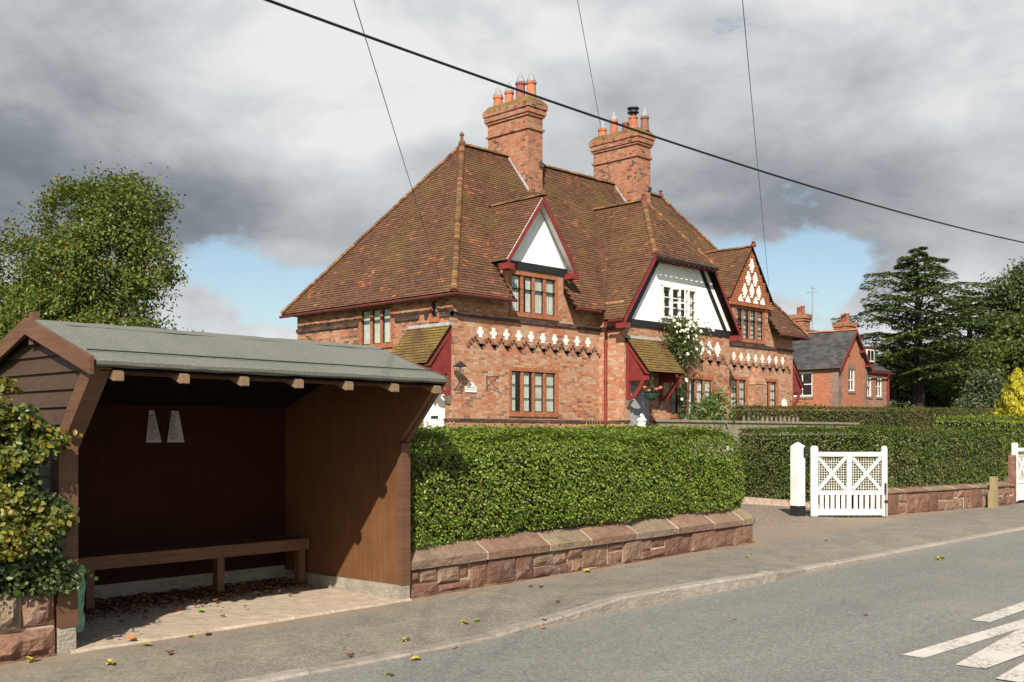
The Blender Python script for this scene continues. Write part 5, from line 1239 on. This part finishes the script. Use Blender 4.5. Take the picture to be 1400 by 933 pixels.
# shrubs in the front garden
def shrub(name, label, cat, base, rx, ry, h, n, ls, mat, group=None, stems=5):
    t = thing(name, label, cat, base, 0, group); mb = MB()
    for k in range(stems): a = k * 2.4; mb.tube([(0, 0, -.1), (rx * .4 * math.cos(a), ry * .4 * math.sin(a), h * .5), (rx * .7 * math.cos(a), ry * .7 * math.sin(a), h * .9)], [.03, .02, .006], 5)
    mb.build('stem', 'bark', t)
    cl = unit(max(12, n // 40)) * np.array([rx, ry, h * .5]) * RNG.uniform(.4, 1, (max(12, n // 40), 1)) + np.array([0, 0, h * .55])
    L = (cl[:, None, :] + RNG.normal(size=(len(cl), 40, 3)) * np.array([.2, .2, .13]) * min(1, rx)).reshape(-1, 3)
    leaf_mesh('foliage', L, unit(len(L)) + np.array([0, 0, .6]), ls, mat, t, shape=4, aspect=.4); return t
SG = 'shrubs in the cottage front garden'
shrub('garden_shrub', 'fresh green leafy shrub in front of the middle ground floor windows', 'shrub', at(FM, 9.2, .75, 1.0), 1.0, .45, 2.0, 1600, .17, 'privet_fresh', SG)
shrub('garden_shrub', 'low green shrub right of the leafy shrub under the windows', 'shrub', at(FM, 10.9, .8, 1.0), .7, .35, 1.35, 700, .12, 'shrub_leaf', SG)
shrub('garden_shrub', 'grey green bush at the right end of the cottage by the porch', 'shrub', (HX + 18.6, HY - .1, 1.0), 1.1, .6, 1.9, 900, .14, 'shrub_leaf', SG)
mb = MB()
for k in range(6): x = .12 * k; mb.tube([(x, 0, 0), (x + .02, .02, .9), (x + .05 * math.sin(k), 0, 1.25 + .1 * (k % 3))], [.01, .008, .004], 5)
o = mb.build('dry_stems', 'stub_wood'); o.location = at(FA, 4.7, .5, 1.0); tag(o, 'bare straw coloured plant stems standing against the brick wall', 'plant stems')
# white pots and ornaments by the door
mb = MB(); mb.lathe((0, 0, 0), [(.10, 0), (.14, .05), (.12, .3), (.16, .36), (.10, .42), (.03, .55)], 9); o = mb.build('garden_urn', 'white_paint'); o.location = at(FM, 6.0, .55, 1.62); tag(o, 'small white garden urn by the middle porch post', 'urn')
mb = MB(); mb.box(-.2, .2, -.2, .2, -.63, -.005); o2 = mb.build('plinth', 'sandstone', o)

# timber fence in front of the cottages
fn = thing('timber_fence', 'weathered timber fence with flat rail in front of the cottages', 'fence', (HX + 6, HY - 2.2, 1.0))
def fb(mb, n, m): return mb.build(n, m, fn, (HX + 6, HY - 2.2, 1.0))
mb = MB(); mb.box(HX + 5.8, HX + 17.9, HY - 2.26, HY - 2.14, 1.93, 2.0); fb(mb, 'rail', 'grey_wood')
mb = MB(); x = HX + 5.85
while x < HX + 17.8: mb.box(x, x + .125, HY - 2.215, HY - 2.19, .95, 1.925); x += .15
fb(mb, 'boards', 'grey_wood')
for k in range(8): mb = MB(); mb.box(HX + 6.0 + 1.68 * k, HX + 6.1 + 1.68 * k, HY - 2.18, HY - 2.09, .8, 1.928); fb(mb, 'post', 'grey_wood')
pf = thing('picket_fence', 'pale pointed picket fence just behind the timber rail', 'fence', (HX + 10.6, HY - 1.95, 1.0))
mb = MB(); mb.box(HX + 10.6, HX + 14.2, HY - 1.93, HY - 1.9, 1.7, 1.76); mb.build('rail', 'grey_wood', pf, (HX + 10.6, HY - 1.95, 1.0))
for k in range(13):
    x = HX + 10.65 + .28 * k; mb = MB(); mb.prism([(x, HY - 1.96, .9), (x + .10, HY - 1.96, .9), (x + .10, HY - 1.96, 2.08), (x + .05, HY - 1.96, 2.17), (x, HY - 1.96, 2.08)], (0, .025, 0)); mb.build('picket', 'grey_wood', pf, (HX + 10.6, HY - 1.95, 1.0))

# ------------------------------------------------------------------ far house
FX, FY, FZ = 66.7, 34.8, 1.2
fh_ = thing('brick_house', 'far brick house with grey slate roof and red bargeboards beyond the cottages', 'house', (FX, FY, FZ)); FO = (0, 0, FZ)
def hf(mb, n, m, p=None): return mb.build(n, m, p or fh_, FO)
EZ2, AZ2, GW = 6.35, 8.72, 4.15
fF = Fr((0, 0, 0), (1, 0, 0), (0, -1, 0)); fL = Fr((0, 0, 0), (0, 1, 0), (-1, 0, 0)); fW = Fr((0, .55, 0), (1, 0, 0), (0, -1, 0)); fR = Fr((8.7, 0, 0), (0, 1, 0), (1, 0, 0))
w1 = (1.45, 2.35, 4.55, 6.05); w2 = (1.9, 3.5, 4.2, 5.85); w3 = (5.1, 5.95, 4.3, 5.75); w4 = (6.7, 7.6, 4.3, 5.75); g1 = (1.3, 2.4, 1.9, 3.3); g3 = (6.5, 7.6, 1.9, 3.2)
mb = MB(); mb.wall(fF, 0, GW, FZ - .3, EZ2, [w1, g1]); mb.poly([fF.p(0, 0, EZ2), fF.p(GW, 0, EZ2), fF.p(GW / 2, 0, AZ2 - .15)]); hf(mb, 'wall', 'far_brick')
mb = MB(); mb.wall(fL, 0, 11, FZ - .3, EZ2, [w2]); hf(mb, 'wall', 'far_brick')
mb = MB(); mb.wall(fW, GW, 8.7, FZ - .3, EZ2, [w3, w4, g3]); hf(mb, 'wall', 'far_brick_pink'); mb = MB(); mb.wall(fR, .55, 7, FZ - .3, EZ2); hf(mb, 'wall', 'far_brick_pink')
mb = MB(); mb.wall(Fr((GW, 0, 0), (0, 1, 0), (1, 0, 0)), 0, .6, FZ - .3, EZ2); hf(mb, 'wall', 'far_brick_pink')
QM = [MB(), MB(), MB()]
for k in range(14):
    z = FZ + .36 * k; a = .62 if k % 2 else .38
    if z > 6.0: break
    QM[0].fbox(fF, -.02, .4 if k % 2 else .55, -.02, .025, z, z + .35); QM[0].fbox(fL, -.02, a, -.02, .025, z, z + .35); QM[1].fbox(fF, GW - (.3 if k % 2 else .45), GW + .02, -.02, .025, z, z + .35); QM[2].fbox(fW, 8.35 if k % 2 else 8.2, 8.72, -.02, .025, z, z + .35)
for q_ in QM: hf(q_, 'quoins', 'quoin')
def fwin(F, r, arch=True):
    a0, a1, z0, z1 = r; mb = MB(); t = .09
    mb.fbox(F, a0, a0 + t, -.12, -.05, z0, z1); mb.fbox(F, a1 - t, a1, -.12, -.05, z0, z1); mb.fbox(F, a0 + t, a1 - t, -.12, -.05, z1 - t, z1); mb.fbox(F, a0 + t, a1 - t, -.12, -.05, z0, z0 + t)
    c = (a0 + a1) / 2; mb.fbox(F, c - .03, c + .03, -.11, -.055, z0 + t, z1 - t); mb.fbox(F, a0 + t, c - .03, -.115, -.052, (z0 + z1) / 2 - .03, (z0 + z1) / 2 + .03); mb.fbox(F, c + .03, a1 - t, -.115, -.052, (z0 + z1) / 2 - .03, (z0 + z1) / 2 + .03)
    w = hf(mb, 'window', 'white_paint')
    mb = MB(); mb.poly([F.p(a0 + t, -.09, z0 + t), F.p(a1 - t, -.09, z0 + t), F.p(a1 - t, -.09, z1 - t), F.p(a0 + t, -.09, z1 - t)]); mb.build('pane', 'glass', w, FO)
    mb = MB(); mb.fbox(F, a0 - .1, a1 + .1, -.05, .06, z0 - .16, z0 - .003); mb.build('sill', 'quoin', w, FO)
    if F is not fL: MB().fbox(F, a0 - .12, a1 + .12, -.05, .03, z1 + .003, z1 + .28).build('lintel', 'quoin', w, FO)
for F, r in ((fF, w1), (fL, w2), (fW, w3), (fW, w4), (fF, g1), (fW, g3)): fwin(F, r)
S2 = (AZ2 - EZ2) / (GW / 2); c2, s2 = 1 / math.sqrt(1 + S2 * S2), S2 / math.sqrt(1 + S2 * S2); oh = .3; L2 = (GW / 2 + oh) / c2; z0 = EZ2 - oh * S2
mb = MB()
for s in (-1, 1):
    P = (GW / 2 + s * (GW / 2 + oh), -.3, z0); pl = [(0, 0), (11.5, 0), (11.5, L2), (0, L2)]
    tiles(mb, P, (0, 1, 0), (-s * c2, 0, s2), pl, gauge=.22, width=.36, lift=.012, seed=50 + s); board(mb, P, (0, 1, 0), (-s * c2, 0, s2), pl, .0, .06)
hf(mb, 'roof', 'slate')
mb = MB(); ridge(mb, (GW / 2, -.3, AZ2 + .03), (GW / 2, 11.2, AZ2 + .03), .12, .45, seed=3); hf(mb, 'ridge_tiles', 'pot_clay')
mb = MB()
for s in (-1, 1):
    xa = GW / 2 + s * (GW / 2 + oh); mb.prism([V((xa, -.3, z0 - .02)), V((GW / 2, -.3, AZ2 - .02)), V((GW / 2, -.3, AZ2 - .24)), V((xa, -.3, z0 - .24))], (0, -.04, 0))
    for f in (.25, .6): x = GW / 2 + s * (GW / 2 + oh) * (1 - f); z = z0 + (AZ2 - z0) * f; mb.box(x - .06, x + .06, -.34, .0, z - .42, z - .28)
hf(mb, 'bargeboard', 'red_paint')
# right wing: slate slope hipped at the end
WZ = 9.0; run = 3.3; s3 = (WZ - EZ2) / run; c3, n3 = 1 / math.sqrt(1 + s3 * s3), s3 / math.sqrt(1 + s3 * s3); L3 = (run + .3) / c3
mb = MB(); P = (GW - 1.5, .25, EZ2 - .3 * s3); pl = [(0, 0), (8.95 - GW + 1.5, 0), (8.95 - GW + 1.5 - 3.4, L3), (0, L3)]
tiles(mb, P, (1, 0, 0), (0, c3, n3), pl, gauge=.22, width=.36, lift=.012, seed=60); board(mb, P, (1, 0, 0), (0, c3, n3), pl, 0, .06)
P = (8.95, .25, EZ2 - .3 * s3); pl = [(0, 0), (7.0, 0), (3.5, L3)]; tiles(mb, P, (0, 1, 0), (-c3, 0, n3), pl, gauge=.22, width=.36, lift=.012, seed=61); board(mb, P, (0, 1, 0), (-c3, 0, n3), pl, 0, .06)
hf(mb, 'roof', 'slate')
mb = MB(); mb.tube([(8.4, .42, 1.2), (8.4, .42, 5.9), (8.4, .2, 6.1)], .06, 8); mb.tube([(GW, .18, EZ2 - .35), (8.95, .18, EZ2 - .37)], .06, 8); hf(mb, 'downpipe', 'red_paint')
mb = MB(); mb.box(5.6, 6.9, .8, 3, 6.75, 7.75); dm = hf(mb, 'dormer', 'lead')
mb = MB(); mb.box(5.5, 7.0, .7, 3, 7.752, 7.85); mb.build('dormer_roof', 'gutter_red', dm, FO)
mb = MB(); mb.box(5.66, 6.84, .76, .798, 6.8, 7.7); w = mb.build('window_frame', 'white_paint', dm, FO)
mb = MB(); mb.box(5.78, 6.2, .75, .758, 6.9, 7.6); mb.box(6.3, 6.72, .75, .758, 6.9, 7.6); mb.build('pane', 'black_paint', dm, FO)
# slate back wing and chimneys
mb = MB(); pl = [(0, 0), (6, 0), (6, 3.9), (0, 3.9)]; board(mb, (5, 3.2, 7.0), (1, 0, 0), (0, .76, .65), pl, 0, .06); board(mb, (5, 9.1, 7.0), (1, 0, 0), (0, -.76, .65), pl, 0, .06); hf(mb, 'roof', 'slate')
mb = MB(); mb.box(5.1, 10.9, 3.5, 8.8, FZ - .3, 7.2); hf(mb, 'wall', 'far_brick')
def fchim(x0, x1, y0, y1, zt, n):
    mb = MB(); mb.box(x0, x1, y0, y1, 6.5, zt - .5); mb.box(x0 - .08, x1 + .08, y0 - .08, y1 + .08, zt - .5, zt - .32); mb.box(x0 - .15, x1 + .15, y0 - .15, y1 + .15, zt - .32, zt); c = hf(mb, 'chimney', 'chimney_brick')
    for k in range(n):
        mb = MB(); mb.lathe((x0 + (x1 - x0) * (k + .5) / n, y0 + (y1 - y0) * (k + .5) / n, zt), [(.15, 0), (.12, .5), (.15, .52), (.15, .6)], 9); mb.mi = 1; mb.lathe((x0 + (x1 - x0) * (k + .5) / n, y0 + (y1 - y0) * (k + .5) / n, zt + .6), [(.13, 0), (.02, .3)], 8); mb.build('chimney_pot', ['pot_clay' if k % 3 else 'pot_dark', 'steel'], c, FO)
fchim(4.5, 5.5, 1.6, 2.6, 9.6, 5); fchim(5.1, 6.0, 5.4, 6.4, 10.5, 4)
mb = MB(); mb.tube([(5.6, 5.0, 9), (5.6, 5.0, 12.6)], .04, 5); mb.tube([(5.2, 5.0, 12.4), (6.0, 5.0, 12.4)], .018, 4); mb.tube([(5.6, 4.6, 12.1), (5.6, 5.5, 12.1)], .018, 4); hf(mb, 'aerial', 'steel')

# ------------------------------------------------------------------ trees
def W2(X, Y): return (.7 * X + .714 * Y, -.714 * X + .7 * Y)     # camera-side bearing to map coordinates (plan lookup only)
TG = 'trees beyond the gardens'
def blobs_at(pts, Y):                                             # (offset across, height, radius across, radius z) -> crown lobes, real depth
    out = []
    for dx, z, r, rz in pts: d = W2(dx, (hash((dx, z)) % 7 - 3) * .25); out.append((d[0], d[1], z, r, r, rz))
    return out
u, v = W2(-12.4, 33)
tree('ash_tree', 'tall green ash with yellowing leaves behind the shelter roof', 'tree', (u, v, 1.0), blobs_at([(-1.3, 7.3, 1.15, 1.25), (-.1, 7.6, 1.15, 1.1), (1.0, 7.2, 1.05, 1.15), (1.5, 5.5, .85, 1.1), (0, 5.8, 1.5, 1.4), (-1.6, 5.6, 1.2, 1.3), (-1.6, 3.6, 1.6, 1.3), (.3, 3.6, 1.5, 1.1), (1.6, 3.0, .9, .9), (.0, 2.2, 2.1, .9), (-2.4, 4.4, 1.1, 1.1)], 33),
     (5.5, .2), 'ash_leaf', 1000, 80, .125, .21, group=TG, limbs=16, seed=1)
u, v = W2(-16.2, 34)
tree('ash_tree', 'yellow green ash at the left edge behind the shelter', 'tree', (u, v, 1.0), blobs_at([(0, 5.9, 1.2, 1.3), (1.2, 4.8, 1.3, 1.2), (1.8, 3.4, 1.3, 1.1), (-.8, 4.2, 1.4, 1.3), (.6, 2.6, 1.7, 1.2), (-1.0, 2.4, 1.6, 1.1)], 34),
     (4.5, .2), 'ash_leaf', 620, 80, .125, .23, group=TG, limbs=10, seed=2)
# cedar with layered boughs
def cedar(label, base, H, R, seed, z0=.28, n=90, lean=0):
    t = thing('cedar_tree', label, 'tree', base, 0, TG); r = random.Random(seed); mb = MB(); mb.tube([(0, 0, -.5), (.1, 0, H * .4), (0, .05, H * .97)], [.55, .38, .04], 10)
    L, Dv = [], []
    for k in range(n):
        f = (k + r.random()) / n; z = H * (z0 + (1 - z0) * f); rad = R * min(1, (1 - f) * 2.2 + .04) ** .9 * r.uniform(.45, 1.15) + .25; rad *= min(1, .72 + f * 1.2)
        a = k * 2.399 + r.uniform(-.4, .4); d = V((math.cos(a), math.sin(a), 0)); rise = r.uniform(.12, .32) * rad
        e = V((0, 0, z)) + d * rad + V((0, 0, rise * .6)); m = V((0, 0, z)) + d * rad * .55 + V((0, 0, rise * .75))
        mb.tube([(0, 0, z - .2), m, e], [.09 * (1.1 - f), .05, .012], 5)
        sd = d.cross(V((0, 0, 1)))
        for q in range(int(420 * rad / R) + 90):
            s = r.uniform(.22, 1.0); w = (.44 * rad * math.sin(math.pi * min(1, s * .85)) + .12) * r.uniform(-1, 1)
            p = V((0, 0, z)).lerp(m, min(1, s * 1.8)) if s < .55 else m.lerp(e, (s - .55) / .45)
            p = p + sd * w + d * (-abs(w) * .25) + V((0, 0, -abs(w) * .28 - abs(r.gauss(0, .06)) + .05)); L.append(p); Dv.append(d * .8 + sd * (w * .8) + V((0, 0, -.35)))
    L = np.array(L); n_ = len(L); leaf_mesh('crown', L, unit(n_) * .6 + np.array([0, 0, 1]),   .42, 'cedar_leaf', t, aspect=.28, shape=4, droop=np.array(Dv)); mb.build('trunk', 'bark_dark', t); return t
u, v = W2(30.2, 80); cedar('dark layered cedar standing right of the far brick house', (u, v, 1.2), 14.2, 5.4, 3, n=66)
u, v = W2(36.6, 86); cedar('dark green cedar behind the layered cedar, to its right', (u, v, 1.2), 11.8, 5.4, 5, n=60)
def far_tree(label, X, Y, pts, trunk, mat, nc, ls, sg, seed, name='broadleaf_tree'):
    u, v = W2(X, Y); return tree(name, label, 'tree', (u, v, 1.2), blobs_at(pts, Y), trunk, mat, nc * 2, 60, ls, sg, 'bark_dark', TG, limbs=6, seed=seed)
far_tree('bright green leafy tree in front of the taller oak at the right edge', 33.2, 70, [(-1.0, 5.2, 1.6, 1.4), (.5, 6.3, 1.9, 1.7), (2.2, 6.6, 2, 1.7), (-.6, 3.4, 1.8, 1.2), (1.6, 4, 2.2, 1.5), (3.4, 4.5, 1.8, 1.8)], (4, .25), 'maple_leaf', 260, .30, .45, 11)
far_tree('tall oak with rounded dark crown at the right edge', 41.0, 87, [(-1.0, 11.6, 1.7, 1.3), (1.0, 12.6, 2.1, 1.5), (3, 11.5, 2.4, 1.9), (.2, 9.6, 2.4, 1.6), (2.4, 8.8, 3, 2), (.5, 6.5, 3, 2)], (8, .4), 'dark_leaf', 300, .34, .5, 12)
k = 0
for X, Y, s, lab in ((27.6, 96, 1.0, 'dark tree just right of the far brick house'), (32.5, 95, 1.15, 'dark tree behind the cedar trunk'), (37.5, 97, 1.2, 'dark tree behind the apple tree'), (43.5, 98, 1.3, 'dark tree behind the golden conifer')):
    far_tree(lab, X, Y, [(-1.5 * s, 4.4 * s, 2.0 * s, 1.8 * s), (1.3 * s, 5 * s, 2.2 * s, 1.9 * s), (0, 2.4 * s, 2.8 * s, 1.9 * s), (2.6 * s, 2.6 * s, 2 * s, 1.8 * s)], (4 * s, .3), 'dark_leaf', 200, .36, .5, 30 + k); k += 1
far_tree('loose grey green apple tree with yellow fruit before the dark trees', 27.2, 62, [(-.6, 1.6, 1.2, 1.0), (.6, 2.0, 1.2, 1.2), (.1, 3.2, .8, .9), (-1.3, .9, 1.0, .8), (1.4, 1.1, 1.0, .9)], (2.2, .12), 'shrub_leaf', 130, .2, .28, 41, 'apple_tree')
u, v = W2(21.4, 45.5)
gt_ = thing('golden_conifer', 'bright yellow golden conifer at the right edge behind the hedge', 'conifer', (u, v, 1.0)); n = 3600
zz_ = RNG.uniform(0, 1, n) ** .8; rad = (1 - zz_) ** .8 * 1.25 + .05; a = RNG.uniform(0, 6.283, n); fl = 1 + .25 * np.sin(a * 5 + zz_ * 22) ; rr_ = rad * RNG.uniform(.6, 1, n) * fl
L = np.stack([rr_ * np.cos(a), rr_ * np.sin(a), zz_ * 3.3 + rr_ * .25], 1); leaf_mesh('crown', L, np.stack([np.cos(a), np.sin(a), .3 + 0 * a], 1) + unit(n) * .6, .22, 'gold_leaf', gt_, aspect=.35, shape=4, droop=np.stack([np.cos(a) * .6, np.sin(a) * .6, 1 + 0 * a], 1))
mb = MB(); mb.tube([(0, 0, -.2), (0, 0, 2.8)], [.1, .02], 6); mb.build('trunk', 'bark', gt_)
for X, Y, rx, h, lab in ((26.6, 74, 1.5, 2.6, 'pale green shrub left of the cedar trunk'), (29.8, 72, 1.8, 2.5, 'spreading green shrub right of the cedar trunk'), (24.9, 66, 1.3, 2.0, 'low green bush near the far house corner')):
    u, v = W2(X, Y); shrub('far_shrub', lab, 'shrub', (u, v, 1.1), rx, rx, h, 1500, .28, 'shrub_leaf', 'shrubs under the far trees')
# shed behind the hedge
u, v = W2(26.4, 60)
sd_ = thing('garden_shed', 'low shed with dark flat roof behind the long hedge', 'shed', (u, v, 1.1), -.78)
mb = MB(); mb.box(-1.4, 1.6, -.8, .8, -.2, 1.75); mb.build('wall', 'far_brick', sd_); mb = MB(); mb.box(-1.55, 1.75, -.95, .95, 1.752, 1.9); mb.build('roof', 'slate', sd_)

# ------------------------------------------------------------------ overhead lines
def wire(label, A, B, sag, r, mat, n=48, group=None, name='telephone_wire', cat='wire'):
    A, B = V(A), V(B); pts = []
    for i in range(n + 1): t = i / n; p = A.lerp(B, t); p.z -= sag * 4 * t * (1 - t); pts.append(p - A)
    mb = MB(); mb.tube(pts, r, 6); o = mb.build(name, mat); o.location = A; return tag(o, label, cat, group)
WG = 'thin telephone wires to the cottages'
PT = W2(-1.95, -5.3); PT = (PT[0], PT[1], CAMH + 6.7)
wire('thin telephone wire to the left corner of the cottage roof', PT, (HX - .32, HY + .05, 5.2), .0, .006, 'wire_grey', group=WG)
wire('thin telephone wire passing the right chimney of the cottages', PT, (HX + 10.84, HY + 3.42, 9.7), .0, .006, 'wire_grey', group=WG)
wire('thin telephone wire to the right dormer of the cottage', PT, (HX + DB + .9, HY - .2, 6.9), .0, .006, 'wire_grey', group=WG)
wire('thick black cable sagging across the whole sky above the cottages', (-4, 12, 7.7), (60, 12, 9.75), 1.5, .02, 'cable_black', n=80, name='overhead_cable', cat='cable')
# ------------------------------------------------------------------ fallen leaves
protos = {}
LFS = [(1286, 766, 'y', -.1, 1.6), (568, 903, 'y', -.1, 1), (530, 925, 'g', -.1, 1), (803, 843, 'y', -.1, 1), (745, 860, 'o', -.1, .8), (620, 887, 'o', -.1, .8), (1058, 793, 'y', -.1, 1), (1068, 790, 'y', -.1, .8), (1183, 842, 'o', -.1, .6), (1005, 847, 'o', -.1, .6),
       (150, 908, 'y', 0, 1), (45, 905, 'y', 0, 1.3), (260, 872, 'y', 0, .8), (285, 870, 'b', 0, .9), (230, 894, 'b', 0, 1), (203, 884, 'g', 0, .9), (556, 866, 'y', 0, 1), (635, 846, 'y', 0, 1), (652, 843, 'g', 0, .9), (477, 884, 'b', 0, 1), (781, 782, 'y', 0, 1), (802, 783, 'y', 0, 1.2), (740, 804, 'b', 0, .8), (726, 803, 'b', 0, .8), (763, 823, 'o', 0, .7), (745, 841, 'b', 0, .8), (1022, 762, 'y', 0, .8), (1130, 740, 'b', 0, .8),
       (183, 876, 'o', .03, 1), (241, 835, 'o', .03, 1), (276, 837, 'g', .03, 1), (368, 810, 'g', .03, .9), (397, 815, 'y', .03, .7), (322, 817, 'o', .03, .9), (305, 843, 'b', .03, .7), (308, 816, 'o', .03, .9)]
CN = {'y': ('fallen_yellow', 'yellow'), 'o': ('fallen_orange', 'orange'), 'b': ('fallen_brown', 'dark brown'), 'g': ('fallen_green', 'pale green')}
rl = random.Random(21)
for k in 'yobg':
    o = leaf_mesh('fallen_leaf', np.array([[0, 0, .006], [.012, .02, .009]]), np.array([[.25, .1, 1], [-.35, -.2, 1.]]), .075, CN[k][0], None, aspect=.7, fold=.6); protos[k] = [o, False]
SURF = {-.1: 'on the road', 0: 'on the pavement', .03: 'on the shelter floor'}
for px, py, k, z, s in LFS:
    p = G(px, py, z); o, used = protos[k]; kv, kz = kerb_at(p[0]); dd = p[1] - kv - .135
    if z == 0: z_ = kz + .004 if dd < .01 else ((kz - .004) * (1 - dd / .8) if dd < .8 else 0) + .004
    else: z_ = z
    if used: o = o.copy(); COL.objects.link(o)
    protos[k][1] = True; o.location = (p[0], p[1], z_); o.rotation_euler = (0, 0, rl.uniform(0, 6)); o.scale = (s, s, s)
    tag(o, 'small curled %s leaf fallen %s' % (CN[k][1], SURF[z]), 'leaf', '%s leaves fallen %s' % (CN[k][1], SURF[z]))
